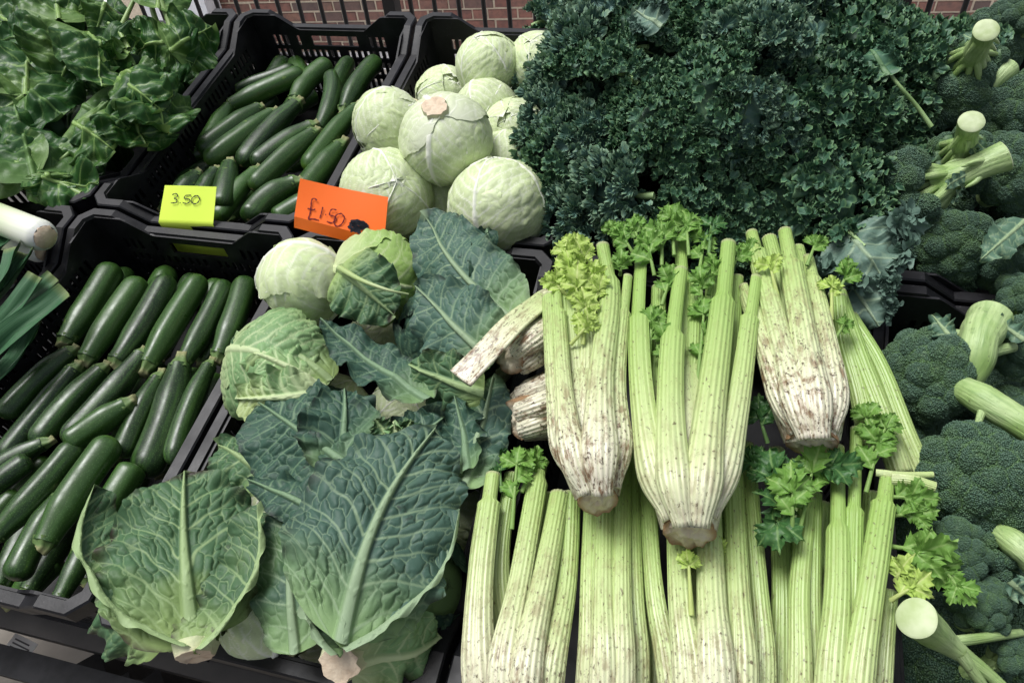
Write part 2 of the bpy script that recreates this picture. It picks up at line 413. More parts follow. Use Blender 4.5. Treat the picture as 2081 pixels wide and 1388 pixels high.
cr_lab = [['black plastic crate of leeks at the left edge, near row', 'black crate of courgettes in the near row, under the yellow card', 'black crate of savoy cabbages in the near row',
           'black crate heaped with celery in the near row', 'black crate of broccoli in the near row at the right edge'],
          ['black crate of dark spring greens at the top left', 'black crate of courgettes in the back row, behind the yellow card', 'black crate of white cabbages in the back row',
           'black crate buried under the heap of curly kale', 'black crate of broccoli in the back row at the top right']]
UW = .4
for r in (0, 1):
    for c in range(5):
        t = thing('crate', cr_lab[r][c], 'crate', (-.6 + c * UW, -.3 + .6 * r, 0), 'black plastic vegetable crates')
        for nm, me in crate_parts: part(nm, me, t)

# ================================================================== price cards with handwriting
def card_mat(name, c):
    m_, n, l, b = mat(name); q = NB(n, l); f = q.noise(8, q.obj(), 2)
    l.new(q.mix(q.mr(f, .3, .7, 0, .15), c, tuple(x * .85 for x in c)), b.inputs['Base Color']); b.inputs['Roughness'].default_value = .55; return m_
m_ink, n_, l_, b_ = mat('ink'); b_.inputs['Base Color'].default_value = (.01, .012, .02, 1); b_.inputs['Roughness'].default_value = .4
m_ink2, n_, l_, b_ = mat('red_ink'); b_.inputs['Base Color'].default_value = (.16, .01, .012, 1); b_.inputs['Roughness'].default_value = .4
def strokes(lines, p0, n, m_, wpx, loc, lift=.0006):
    b = MB()
    for ln in lines:
        P = np.array([at_plane(x, y, np.asarray(p0) + np.asarray(n) * lift, n) for x, y in ln]); P = catmull(P, max(6, 5 * len(P))) if len(P) > 1 else P
        T = np.gradient(P, axis=0); S = np.cross(T, n); S /= np.linalg.norm(S, axis=1)[:, None] + 1e-9; w = pxm(P[0], wpx) / 2
        w = w * (1 + .25 * np.sin(np.arange(len(P)) * 1.3))[:, None]
        V = np.stack([P - S * w, P + S * w], 1).reshape(-1, 3) - loc; b.add(V, gfaces(len(P), 2))
    return b.mesh('lettering', m_, False)
def sheet(poly_px, p0, n, loc, t=.0004):
    A = np.array([at_plane(x, y, p0, n) for x, y in poly_px]) - loc; n = np.asarray(n); k = len(A)
    return A, n * t
# yellow-green card stuck upright in the gap between two crates
n1 = nrm(np.array([.05, -.62, .78])); p1 = at_plane(378, 455, (0, .003, 0), (0, 1, 0)); lc = p1.copy()
t = thing('price_card', 'bright yellow-green card reading 3.50 stuck between two courgette crates', 'price card', lc)
tl, tr_, br, bl = [at_plane(x, y, p1, n1) - lc for x, y in ((335, 377), (440, 380), (433, 457), (322, 452))]
dn = nrm((bl - tl) + (br - tr_)); A = np.array([tl, tr_, br, bl])
nu = 12; G = np.array([[(A[0] * (1 - a) + A[1] * a) * (1 - c) + (A[3] * (1 - a) + A[2] * a) * c + n1 * (.0025 * math.sin(a * 3.1) * (1 - c)) for a in np.linspace(0, 1, nu)] for c in np.linspace(0, 1, nu)])
D_ = np.array([[A[3] * (1 - a) + A[2] * a + np.array([0, -.001 * c, -.078 * c]) for a in np.linspace(0, 1, nu)] for c in np.linspace(0, 1, nu)[1:]]); G = np.vstack([G, D_])
b = MB(); b.add(G, gfaces(2 * nu - 1, nu)); b.add(G - n1 * .0004, gfaces(2 * nu - 1, nu)[:, ::-1]); part('card', b.mesh('card', card_mat('yellow_card', (.78, 1.0, .10))), t)
L1 = [[(350, 396), (358, 394), (361, 399), (354, 404), (359, 406), (358, 412), (347, 413)], [(365, 413), (367, 412)],
      [(388, 397), (377, 398), (375, 404), (384, 405), (386, 410), (379, 414), (371, 412)], [(397, 398), (390, 404), (391, 413), (399, 414), (405, 407), (403, 399), (395, 398)]]
part('lettering', strokes(L1, p1 + n1 * .0027, n1, m_ink, 2.0, lc), t)
# folded orange card leaning on the cabbages
n2 = nrm(view(at(690, 440, .01), -.12, .15, .95)); p2 = at(680, 452, .045); lc = p2.copy()
t = thing('price_card', 'folded orange card reading £1.50 leaning in front of the white cabbages', 'price card', lc)
o_m = card_mat('orange_card', (1.0, .16, .008))
top = [at_plane(x, y, p2, n2) - lc for x, y in ((610, 363), (789, 401))]; bot = [at_plane(x, y, p2, n2) - lc for x, y in ((598, 440), (781, 488))]
G = np.array([[(top[0] * (1 - a) + top[1] * a) * (1 - c) + (bot[0] * (1 - a) + bot[1] * a) * c + n2 * (-.006 * math.sin(a * 3.14) * (1 - c)) for a in np.linspace(0, 1, 16)] for c in np.linspace(0, 1, 10)])
b = MB(); b.add(G, gfaces(10, 16)); b.add(G - n2 * .0005, gfaces(10, 16)[:, ::-1]); part('card', b.mesh('card', o_m), t)
n2b = nrm(view(p2, -.1, -.55, .6)); hinge = G[-1]; fl = hinge + np.linspace(.2, 1, 16)[:, None] * 0 + (np.cross(n2b, nrm(bot[1] - bot[0])) * -.022 if np.cross(n2b, nrm(bot[1] - bot[0]))[2] > 0 else np.cross(n2b, nrm(bot[1] - bot[0])) * .022)
H = np.stack([hinge, fl]); b = MB(); b.add(H, gfaces(2, 16)); b.add(H - n2b * .0005, gfaces(2, 16)[:, ::-1]); part('folded_flap', b.mesh('folded_flap', o_m, False), t)
L2 = [[(644, 408), (640, 404), (634, 406), (632, 420), (630, 434), (627, 446), (635, 445), (648, 448)], [(625, 424), (638, 427), (640, 424)],
      [(656, 421), (653, 434), (650, 444)], [(661, 437), (663, 436)], [(684, 427), (674, 426), (670, 437), (681, 441), (682, 449), (673, 453), (664, 450)],
      [(694, 434), (683, 438), (679, 452), (684, 460), (694, 456), (700, 443), (694, 434)]]
part('lettering', strokes(L2, p2, n2, m_ink2, 2.5, lc), t)
L3 = [[(713, 452), (722, 449), (738, 453), (746, 460), (737, 464), (722, 461), (713, 454), (730, 456), (742, 461)], [(716, 457), (730, 453), (744, 458), (728, 463), (716, 458)], [(708, 459), (718, 466), (736, 465)], [(712, 468), (726, 470), (733, 476)]]
part('scribble', strokes(L3, p2, n2, m_ink, 6.5, lc, .0009), t)
# ================================================================== courgettes
def courg_mat():
    m_, n, l, b = mat('courgette_skin'); q = NB(n, l); v = q.vadd(q.obj(), q.rnd()); r = q.rnd()
    base = q.mix(q.math('POWER', r, 1.5), (.007, .022, .005), (.034, .092, .014))
    st = q.noise(1.0, q.xyz(q.math('MULTIPLY', q.attr('ang'), 3.0), q.math('MULTIPLY', q.attr('along'), 2.5), q.math('MULTIPLY', r, 40)), 3)
    c = q.mix(q.mr(st, .45, .72, 0, .75), base, (.045, .115, .020))
    c = q.mix(q.mr(q.vor(430, v), .06, .38, .75, 0), c, (.10, .19, .06))                       # pale speckles
    c = q.mix(q.mr(q.noise(30, v, 4, .7), .66, .72, 0, .6), c, (.17, .26, .05))                # rubbed patches
    c = q.mix(q.math('MULTIPLY', q.mr(q.attr('along'), .86, 1.0), q.mr(r, .5, 1.0, 0, .75)), c, (.16, .30, .035))   # paler blossom end
    c = q.mix(q.mr(q.attr('along'), .975, .995), c, (.25, .22, .10))
    l.new(c, b.inputs['Base Color']); l.new(q.mr(q.noise(70, v, 3), .3, .7, .27, .46), b.inputs['Roughness'])
    b.inputs['Specular IOR Level'].default_value = .55; q.bump(q.noise(260, v, 3), .12, .0008, b); return m_
m_courg = courg_mat()
m_cstem, n_, l_, b_ = mat('courgette_stem'); q_ = NB(n_, l_)
l_.new(q_.mix(q_.mr(q_.attr('along'), .55, .92), q_.mix(q_.noise(60, q_.obj()), (.07, .13, .03), (.13, .21, .06)), (.26, .26, .12)), b_.inputs['Base Color']); b_.inputs['Roughness'].default_value = .6
def courgette(a, bb, wpx, bend, label, group, seed, stem=True):
    """a = stem end, bb = blossom end, given in the stall frame; bend = sideways bow as a share of the length"""
    rg = np.random.RandomState(seed); a = np.asarray(a); bb = np.asarray(bb); ax = bb - a; L = np.linalg.norm(ax); mid = (a + bb) / 2
    side = nrm(np.cross(ax, (0, 0, 1))); P0 = a; r = pxm(mid, wpx) / 2 * rg.uniform(.78, .96)
    n = 34; s_ = np.linspace(0, 1, n) ; s_ = .5 - .5 * np.cos(np.pi * s_) * (1 - .0)
    P = a + ax * s_[:, None] + side * (bend * .8 * L * (1 - (2 * s_ - 1) ** 2))[:, None] + np.array([0, 0, 1]) * (rg.uniform(-.02, .03) * L * (1 - (2 * s_ - 1) ** 2))[:, None]
    rr = r * (.72 + .28 * sstep(0, .34, s_)) * np.sqrt(np.clip(1 - ((s_ - .86) / .14).clip(0, 1) ** 2.3, 0, 1)) * (1 + .02 * np.sin(9 * s_ + seed))
    rr[-1] = r * .10
    ns = 26; ang = np.arange(ns) * 2 * np.pi / ns; sec = 1 + .022 * np.cos(5 * ang + seed) + .012 * np.cos(3 * ang + seed * 2)
    V, F, al, an = tube(P, rr, ns, (0, 0, 1), sec=sec)
    t = thing('courgette', label, 'courgette', P0, group)
    b = MB(); b.add(V - P0, F, along=al, ang=an / 1.0); k = b.n
    b.add([P[-1] - P0 + nrm(ax) * r * .02, P[0] - P0], np.zeros((0, 3), int), along=1.0)
    b.t.append(fan(np.arange(k - ns, k), k)); b.tm.append(np.zeros(ns, int)); b.t.append(fan(np.arange(ns), k + 1)[:, ::-1]); b.tm.append(np.zeros(ns, int))
    part('body', b.mesh('courgette_body', m_courg), t)
    if stem:
        d = nrm(P[0] - P[2]); Ls = r * rg.uniform(.5, 1.0); ps = [P[0] - d * r * .25, P[0] + d * Ls * .15, P[0] + d * Ls * .6 + side * r * rg.uniform(-.15, .15), P[0] + d * Ls]
        ns = 20; ang = np.arange(ns) * 2 * np.pi / ns; V, F, al, an = tube(ps, [r * .70, r * .58, r * .38, r * .42], ns, (0, 0, 1), sec=1 + .16 * np.cos(5 * ang))
        b = MB(); b.add(V - P0, F, along=al); k = b.n; b.add([ps[-1] - P0], np.zeros((0, 3), int), along=1.0)
        b.t.append(fan(np.arange(k - ns, k), k)); b.tm.append(np.zeros(ns, int)); part('stem', b.mesh('courgette_stem', m_cstem, True), t)
    return t
NUM = ['first', 'second', 'third', 'fourth', 'fifth', 'sixth', 'seventh', 'eighth', 'ninth', 'tenth', 'eleventh', 'twelfth', 'thirteenth', 'fourteenth', 'fifteenth', 'sixteenth', 'seventeenth', 'eighteenth', 'nineteenth', 'twentieth']
def courg_rows(rows, where, group, seed):
    for rn, h0, items in rows:
        for i, it in enumerate(items):
            (x0, y0), (x1, y1), w, bend = it[:4]; dh = it[4] if len(it) > 4 else 0; ta = it[5] if len(it) > 5 else 0
            hidden = dh < -.02
            lab = ('dark courgette mostly buried under others in the ' + where) if hidden else f'{NUM[i]} courgette from the left in the {rn} of the {where}'
            seed += 1; courgette(at(x0, y0, h0 + dh + ta), at(x1, y1, h0 + dh), w, bend, lab, group, seed)
g1 = 'courgettes in the near crate'
courg_rows([
 ('upper row', -.065, [((135, 692), (232, 540), 62, .02), ((178, 728), (288, 568), 60, .0), ((238, 735), (342, 562), 62, .03), ((300, 742), (410, 562), 66, -.02), ((372, 738), (458, 572), 58, .03), ((446, 722), (500, 568), 64, .05)]),
 ('middle row', -.06, [((142, 716), (5, 850), 58, .05), ((150, 752), (0, 940), 62, .02), ((205, 752), (70, 905), 56, .04), ((288, 722), (130, 900), 64, -.05), ((258, 822), (135, 905), 62, .03, .02), ((320, 770), (245, 930), 54, .02), ((366, 745), (290, 968), 70, -.02), ((425, 745), (350, 945), 55, .03)]),
 ('lowest row', -.045, [((-40, 1010), (62, 932), 58, .0), ((90, 900), (-50, 980), 52, .05, -.01), ((-10, 1090), (160, 898), 66, .03), ((92, 1102), (232, 890), 68, -.03, .015), ((125, 1010), (30, 1180), 60, .05, -.005), ((200, 1060), (275, 945), 66, .0), ((122, 1215), (196, 1050), 56, .03, -.005)]),
 ('depths', -.065, [((140, 560 + 140), (265, 548), 56, .0, -.04), ((250, 720), (345, 545), 58, .0, -.04), ((330, 720), (395, 560), 56, 0, -.04), ((410, 715), (440, 570), 54, 0, -.04), ((415, 735), (470, 640), 52, 0, -.03),
   ((60, 900), (180, 730), 56, 0, -.04), ((230, 930), (330, 740), 58, 0, -.04), ((330, 950), (400, 750), 56, 0, -.04), ((380, 930), (440, 760), 54, 0, -.03), ((180, 900), (240, 770), 56, 0, -.04),
   ((0, 1060), (100, 930), 58, 0, -.04), ((0, 1190), (60, 1060), 60, 0, -.04), ((60, 1200), (160, 1040), 60, 0, -.045), ((180, 1180), (240, 1030), 58, 0, -.05), ((250, 1040), (320, 880), 58, 0, -.045), ((30, 1215), (120, 1130), 58, 0, -.05), ((-60, 1120), (40, 1000), 60, 0, -.03)]),
], 'near courgette crate', g1, 100)
courg_rows([
 ('top row', -.085, [((482, 180), (600, 138), 34, .05), ((470, 214), (618, 148), 44, .03, .01), ((600, 205), (672, 128), 44, -.12), ((648, 262), (672, 150), 42, .10, .01), ((672, 232), (712, 122), 44, -.05), ((700, 225), (768, 122), 48, -.04, .01)]),
 ('second row', -.075, [((465, 218), (415, 300), 42, .02), ((528, 222), (405, 310), 46, .02), ((552, 234), (418, 332), 48, -.03, .01), ((600, 215), (490, 338), 50, .02), ((632, 258), (515, 338), 48, .06, .01), ((636, 272), (512, 385), 54, .03, .02), ((722, 222), (622, 345), 50, .02, .01)]),
 ('front row', -.06, [((400, 358), (345, 430), 50, .02), ((438, 350), (390, 430), 48, 0), ((466, 338), (448, 425), 50, -.02, .01), ((518, 350), (440, 448), 46, .02), ((600, 372), (505, 448), 58, .16, .01), ((652, 402), (560, 450), 52, .05), ((690, 300), (610, 400), 56, .02, -.01)]),
 ('depths', -.08, [((520, 210), (580, 122), 44, 0, -.025), ((560, 150), (520, 200), 44, 0, -.03), ((620, 180), (600, 125), 42, 0, -.03), ((380, 320), (440, 300), 40, 0, -.02 - .002), ((580, 230), (640, 190), 44, 0, -.03), ((700, 260), (650, 320), 46, 0, -.03),
   ((450, 345), (520, 310), 46, 0, -.03), ((590, 340), (680, 300), 48, 0, -.03), ((360, 380), (430, 340), 48, 0, -.025), ((470, 440), (550, 360), 48, 0, -.03), ((600, 430), (680, 360), 50, 0, -.03), ((740, 160), (690, 250), 46, 0, -.025), ((500, 250), (560, 200), 44, 0, -.03), ((330, 425), (400, 380), 46, 0, -.025)]),
], 'back courgette crate', 'courgettes in the back crate', 300)
# ================================================================== veined leaves
def outl(p=1.0, q=.6, base=.12):
    return lambda S: np.maximum(np.sin(np.pi * np.clip(S, 0, 1) ** p).clip(0) ** q, base * (1 - S) ** .5)
def leaf_field(seed, L, Wd, nu, nv, outline, lat=.024, k=.8, midw=.006, latw=.0013, blister=.0025, cell=.011, rim=.07, ruffle=.006, rufn=4, lump=.004, lumpf=25, net=.55, rib=.5, asym=(1, 1), rhf=.5):
    S, T = np.meshgrid(np.linspace(0, 1, nu), np.linspace(-1, 1, nv), indexing='ij')
    side = np.where(T < 0, -1.0, 1.0)
    w = outline(S) * Wd / 2 * (1 + rim * fbm(S * 6, side * 3, 0, seed, 3) + rim * rhf * noise(S * 40, side * 5, 0, seed + 3))
    w = w * np.where(T < 0, asym[0], asym[1]); X = T * w; Y = S * L + .04 * L * np.abs(T) ** 2 * noise(S * 3, side * 2, 1, seed)
    aX = np.abs(X); wx = X + .004 * noise(X * 60, Y * 60, 0, seed + 5) + .006 * noise(X * 22, Y * 22, 0, seed + 15); aw = np.abs(wx)
    phi = (Y - k * aw + .6 * aw * aw / Wd) / lat + side * .23 + .42 * noise(Y * 18, side * 4 + aX * 14, 0, seed + 9)
    ct = 1 / math.sqrt(1 + k * k); d = np.abs(phi - np.floor(phi) - .5) * lat * ct
    mw = midw * (1 - .88 * S) + .0004; vmid = 1 - sstep(mw * .55, mw, aX)
    lw = latw * (1.15 - .75 * np.abs(T)); vlat = 1 - sstep(lw * .5, lw * 1.5, d)
    wr = .25 * noise(X * 150, Y * 150, 2, seed + 7)
    f1, f2 = worley(phi * lat * ct / cell * .9 + wr, aX / cell * .75 + side * 50 + wr, seed); e = f2 - f1
    fade = sstep(.02, .14, S) * sstep(mw * .7, mw * 2.5, aX)
    vnet = (1 - sstep(.02, .11, e)) * net * fade
    dome = (1 - np.exp(-e * 3.2)) * (1 - np.exp(-d / (lat * .13))) * fade
    Z = blister * dome * (.7 + .5 * fbm(X * 30, Y * 30, 3, seed + 2, 2)) + vmid * midw * rib * np.sqrt(np.clip(1 - (aX / mw) ** 2, 0, 1)) + vlat * .0007 * (1 - np.abs(T))
    Z = Z + ruffle * np.abs(T) ** 2.2 * sstep(.05, .3, S) * (np.sin(2 * np.pi * rufn * S + side * 1.3 + 2.5 * noise(S * 3, side, 0, seed + 4)) + .5 * noise(S * 22, side * 2, 0, seed + 8))
    Z = Z + lump * fbm(X * lumpf, Y * lumpf, 5, seed + 6, 2) * sstep(.0, .3, S)
    vein = np.maximum(np.maximum(vmid, vlat * .8 * (1 - .6 * np.abs(T))), vnet)
    return S, T, X, Y, Z, dict(vein=np.clip(vein, 0, 1).ravel(), edge=np.maximum(np.abs(T), sstep(.8, 1, S)).ravel(), along=S.ravel())
def bendmap(S, X, Y, Z, L, Wd, bend, cup, mcurve):
    X = X + mcurve * L * np.sin(np.pi * S)
    if abs(cup) > .02:
        th = X / (Wd / 2) * cup / 2; R_ = Wd / cup; Zc = R_ - (R_ - Z) * np.cos(th); X = (R_ - Z) * np.sin(th); Z = Zc
    if abs(bend) > .02:
        Rb = L / bend; th = bend * Y / L; Yb = (Rb - Z) * np.sin(th); Z = Rb - (Rb - Z) * np.cos(th); Y = Yb
    return X, Y, Z
def leaf_between(seed, base, tip, hint, Wd, nu, nv, outline, bend=.3, cup=.4, mcurve=0.0, loc=(0, 0, 0), **kw):
    base = np.asarray(base); tip = np.asarray(tip); ch = np.linalg.norm(tip - base)
    L = ch if abs(bend) < .02 else ch / abs(math.sin(bend / 2) / (bend / 2))
    S, T, X, Y, Z, A = leaf_field(seed, L, Wd, nu, nv, outline, **kw)
    X, Y, Z = bendmap(S, X, Y, Z, L, Wd, bend, cup, mcurve)
    yl = np.array([0, math.cos(bend / 2), math.sin(bend / 2)]); zl = np.array([0, -yl[2], yl[1]])
    R_ = basis(tip - base, hint) @ np.stack([np.array([1, 0, 0]), yl, zl], 1).T
    V = np.stack([X, Y, Z], -1).reshape(-1, 3) @ R_.T + base - np.asarray(loc)
    b = MB(); b.add(V, gfaces(nu, nv)[:, ::-1], **A); return b
def wrap_leaf(seed, R, az, tc, Wd, L, nu, nv, outline, layer, lift=.0, squash=.92, foot=.52, **kw):
    """leaf wrapped round a ball of radius R whose stem pole is -z; tc = angle of the leaf's centre from that pole"""
    S, T, X, Y, Z, A = leaf_field(seed, L, Wd, nu, nv, outline, **kw)
    Yc = Y - L * foot; c = np.array([math.sin(tc) * math.cos(az), math.sin(tc) * math.sin(az), -math.cos(tc)])
    e2 = np.array([math.cos(tc) * math.cos(az), math.cos(tc) * math.sin(az), math.sin(tc)]); e1 = np.cross(e2, c)
    rho = np.hypot(X, Yc) + 1e-9; a = rho / R; r = R + layer + Z + lift * np.clip(rho / (L * .5), 0, 1.2) ** 3
    D = np.cos(a)[..., None] * c + (np.sin(a) / rho)[..., None] * (X[..., None] * e1 + Yc[..., None] * e2)
    V = (D * r[..., None]).reshape(-1, 3) * np.array([1, 1, squash]); b = MB(); b.add(V, gfaces(nu, nv), **A); return b
def ball(R, sq=.92, nu=24, nv=36):
    th = np.linspace(0.001, np.pi - .001, nu); ph = np.arange(nv) * 2 * np.pi / nv
    V = np.stack([np.outer(np.sin(th), np.cos(ph)), np.outer(np.sin(th), np.sin(ph)), np.outer(np.cos(th), np.ones(nv)) * sq], -1) * R
    b = MB(); b.add(V, gfaces(nu, nv, True)); return b
def cut_stem(R, r, length, seed, sq=.92):
    """cut stump at the -z pole: wall plus slightly rough face"""
    rg = np.random.RandomState(seed); ns = 24; k = 1 + .08 * rg.randn(ns)
    P = [(0, 0, -R * sq * .86), (0, 0, -R * sq - length * .6), (0, 0, -R * sq - length)]
    V, F, al, an = tube(P, [r * 1.25, r * 1.05, r], ns, (1, 0, 0), sec=np.clip(k, .85, 1.15)); b = MB(); b.add(V, F, along=al * .5)
    # face: two rings
    ring = V[-ns:]; c = np.array(P[-1]); n0 = b.n; r2 = c + (ring - c) * .6 + np.array([0, 0, .0012]) * rg.randn(ns, 1)
    b.add(np.vstack([ring, r2, [c]]), np.zeros((0, 3), int), along=1.0)
    i = np.arange(ns); b.q.append(np.stack([n0 + i, n0 + (i + 1) % ns, n0 + ns + (i + 1) % ns, n0 + ns + i], -1)); b.qm.append(np.zeros(ns, int))
    b.t.append(fan(n0 + ns + i, n0 + 2 * ns)); b.tm.append(np.zeros(ns, int)); return b

m_wcab = leaf_mat('white_cabbage_leaf', (.55, .66, .34), (.66, .73, .46), (.88, .90, .77), dark=(.34, .40, .14), rough=.42, trans=.10, tatter=.25, base=(.72, .76, .58))
m_core = simple_mat('cabbage_core', (.42, .52, .24), (.5, .6, .3), 20, .5)
m_cut, n_, l_, b_ = mat('cut_stem'); q_ = NB(n_, l_); v_ = q_.vadd(q_.obj(), q_.rnd())
c_ = q_.mix(q_.mr(q_.noise(120, v_, 4), .35, .7), (.70, .57, .42), (.52, .37, .25)); c_ = q_.mix(q_.mr(q_.noise(30, v_, 3), .4, .7, 0, .6), c_, (.66, .60, .45))
c_ = q_.mix(q_.mr(q_.attr('along'), .1, .7), (.60, .64, .38), c_)
l_.new(c_, b_.inputs['Base Color']); b_.inputs['Roughness'].default_value = .75; q_.bump(q_.noise(300, v_, 4), .6, .0015, b_)

# ------------------------------------------------------------------ white cabbages
def cabbage_variant(seed, R=.075, nl=6):
    rg = np.random.RandomState(seed); out = []; az = rg.uniform(0, 6.28)
    for i in range(nl):
        az += 2.4; lay = .0006 + .0011 * i
        bmesh_ = wrap_leaf(seed * 31 + i, R, az, rg.uniform(1.15, 1.45), R * rg.uniform(3.0, 3.5), R * rg.uniform(3.2, 3.7), 110, 104, outl(.72, .36, .3), lay, lift=rg.uniform(-.001, .003), foot=.5,
                           lat=.021, k=.95, midw=.0075, latw=.0011, blister=.0016, cell=.013, rim=.025, ruffle=.0006, rufn=3, lump=.0018, lumpf=36, net=.5, rib=.3)
        out.append(('leaf', bmesh_.mesh('cabbage_leaf', m_wcab)))
    out.append(('core', ball(R * .997).mesh('cabbage_core', m_core))); out.append(('stem', cut_stem(R, .021, .011, seed).mesh('cabbage_stem', m_cut)))
    return out
cab_vars = [cabbage_variant(s_) for s_ in (3, 8, 14)]
def rot_to(zdir, spin):
    z = nrm(zdir); h = np.array([0, 0, 1.]) if abs(z[2]) < .9 else np.array([1., 0, 0]); x = nrm(np.cross(h, z)); y = np.cross(z, x)
    c, s_ = math.cos(spin), math.sin(spin); return np.stack([x * c + y * s_, -x * s_ + y * c, z], 1)
def put(name, label, cat, pos, R3, parts, group, scale=1.0):
    t = thing(name, label, cat, pos, group, R=np.asarray(R3) * scale)
    for nm, me in parts: part(nm, me, t)
    return t
gw = 'white cabbages'
for (x, y, h, rpx, stemdir, spin, var, lab) in [
    (992, 132, .035, 62, (.3, -.9, -.4), .4, 0, 'topmost pale cabbage against the back of its crate'),
    (1092, 132, .02, 62, (.2, -.6, -.6), 1.4, 1, 'pale cabbage half hidden under the kale at the back of its crate'),
    (905, 196, -.055, 56, (-.3, -.5, -.8), 2.2, 2, 'greener cabbage low at the back left of its crate'),
    (988, 232, .0, 64, (.2, .3, -.9), .9, 1, 'pale cabbage behind the one with the cut stem'),
    (792, 258, -.01, 72, (.75, .45, -.3), 3.0, 2, 'white cabbage at the left, leaning on the crate side'),
    (908, 284, .055, 88, (-.22, .62, .66), .3, 0, 'large white cabbage turned with its cut brown stem upwards'),
    (1045, 268, .0, 62, (.2, -.4, -.9), 4.2, 2, 'white cabbage tucked against the kale, with a loose outer leaf'),
    (1030, 335, -.02, 66, (.6, -.2, -.8), 5.2, 0, 'white cabbage wedged below the kale edge'),
    (788, 398, .0, 90, (-.2, -.3, -.9), 2.6, 1, 'white cabbage behind the orange price card'),
    (905, 405, -.06, 74, (-.4, -.6, -.7), 1.0, 2, 'shaded cabbage at the bottom between the front two'),
    (1015, 420, .005, 98, (.1, -.95, -.15), .15, 1, 'broad white cabbage at the front right corner of its crate')]:
    p = at(x, y, h); Rr = pxm(p, rpx); zd = -view(p, *stemdir)
    put('white_cabbage', lab, 'cabbage', p, rot_to(zd, spin), cab_vars[var], gw, Rr / .075)
for i, (u, v, h) in enumerate([(.06, .2, -.13), (.2, .22, -.13), (.33, .2, -.13), (.08, .42, -.14), (.22, .44, -.13), (.34, .46, -.12), (.1, .08, -.12), (.3, .09, -.13)]):
    put('white_cabbage', 'white cabbage buried at the bottom of the white cabbage crate', 'cabbage', (u, v, h), rot_to((.3, .2, 1), i), cab_vars[i % 3], gw, .068 / .075)

# ------------------------------------------------------------------ savoy and green cabbages in the near crate
m_sav = leaf_mat('savoy_leaf', (.048, .100, .074), (.072, .136, .100), (.27, .37, .22), dark=(.022, .030, .022), rough=.52, trans=.10, yellow=(.10, .19, .045), tatter=.85, base=(.26, .40, .16))
m_savd = leaf_mat('savoy_dark_leaf', (.030, .072, .050), (.048, .102, .070), (.18, .28, .16), dark=(.02, .02, .02), rough=.52, trans=.08, tatter=.85, base=(.20, .32, .13))
m_savg = leaf_mat('savoy_green_leaf', (.052, .115, .052), (.082, .158, .076), (.30, .41, .19), dark=(.040, .026, .022), rough=.5, trans=.10, yellow=(.13, .20, .04), tatter=.95, base=(.34, .46, .16))
m_pale = leaf_mat('pale_savoy_leaf', (.16, .30, .12), (.24, .38, .17), (.52, .62, .34), dark=(.12, .15, .05), rough=.5, trans=.1, yellow=(.36, .42, .15), tatter=.6, base=(.5, .56, .3))
m_rib = simple_mat('leaf_rib', (.33, .44, .16), (.42, .50, .25), 25, .5, .2, .001)
O_SAV = outl(.80, .50, .16); O_WIDE = outl(.72, .42, .2); O_NAR = outl(.85, .75, .2)
def sleaf(par, seed, base, tip, wpx, hint, m_=None, bend=.35, cup=.35, o=O_SAV, n=(150, 130), mcurve=0., nm='leaf', lab=None, **kw):
    p0 = at(*base); p1 = at(*tip); mid = (p0 + p1) / 2; d = dict(lat=.026, k=.75, midw=.0065, latw=.0010, blister=.0042, cell=.0098, rim=.07, ruffle=.008, rufn=4, lump=.006, lumpf=18, net=.42, rib=.75); d.update(kw)
    bm_ = leaf_between(seed, p0, p1, view(mid, *hint), pxm(mid, wpx), n[0], n[1], o, bend, cup, mcurve, LOC[par.name], **d)
    return part(nm, bm_.mesh('savoy_leaf', m_ or m_sav), par, lab)
def shead(par, seed, c, rpx, axis, m_, stem=True, nl=4, blister=.0035, sq=.95, stem_r=.02, n=(90, 84), net=.6):
    p = at(*c); R_ = pxm(p, rpx); Rm = rot_to(axis, seed); rg = np.random.RandomState(seed); az = rg.uniform(0, 6); loc = LOC[par.name]
    def conv(b): b.v = [V @ Rm.T + p - loc for V in b.v]; return b
    for i in range(nl):
        az += 2.4
        b = wrap_leaf(seed * 13 + i, R_, az, rg.uniform(1.2, 1.5), R_ * 2.6, R_ * 2.9, n[0], n[1], outl(.72, .42, .25), .001 + .002 * i, lift=rg.uniform(0, .012), lat=.022, k=.85, midw=.007, latw=.0014, blister=blister, cell=.011, rim=.06, ruffle=.002, rufn=5, lump=.003, lumpf=25, net=net, rib=.4)
        part('leaf', conv(b).mesh('head_leaf', m_), par)
    part('core', conv(ball(R_ * .985, sq)).mesh('savoy_core', m_savd if m_ is not m_wcab else m_core), par)
    if stem: part('stem', conv(cut_stem(R_, stem_r, .008, seed)).mesh('savoy_stem', m_cut), par)
def rib(par, pts, wpx, m_=None):
    P = catmull([at(*p) for p in pts], 26); r = pxm(P[0], wpx) / 2 * np.linspace(1, .3, 26); V, F, al, an = tube(P, r, 12, (0, 0, 1)); b = MB(); b.add(V - LOC[par.name], F, along=al); part('midrib', b.mesh('midrib', m_ or m_rib), par)
gs = 'savoy cabbages in the near crate'
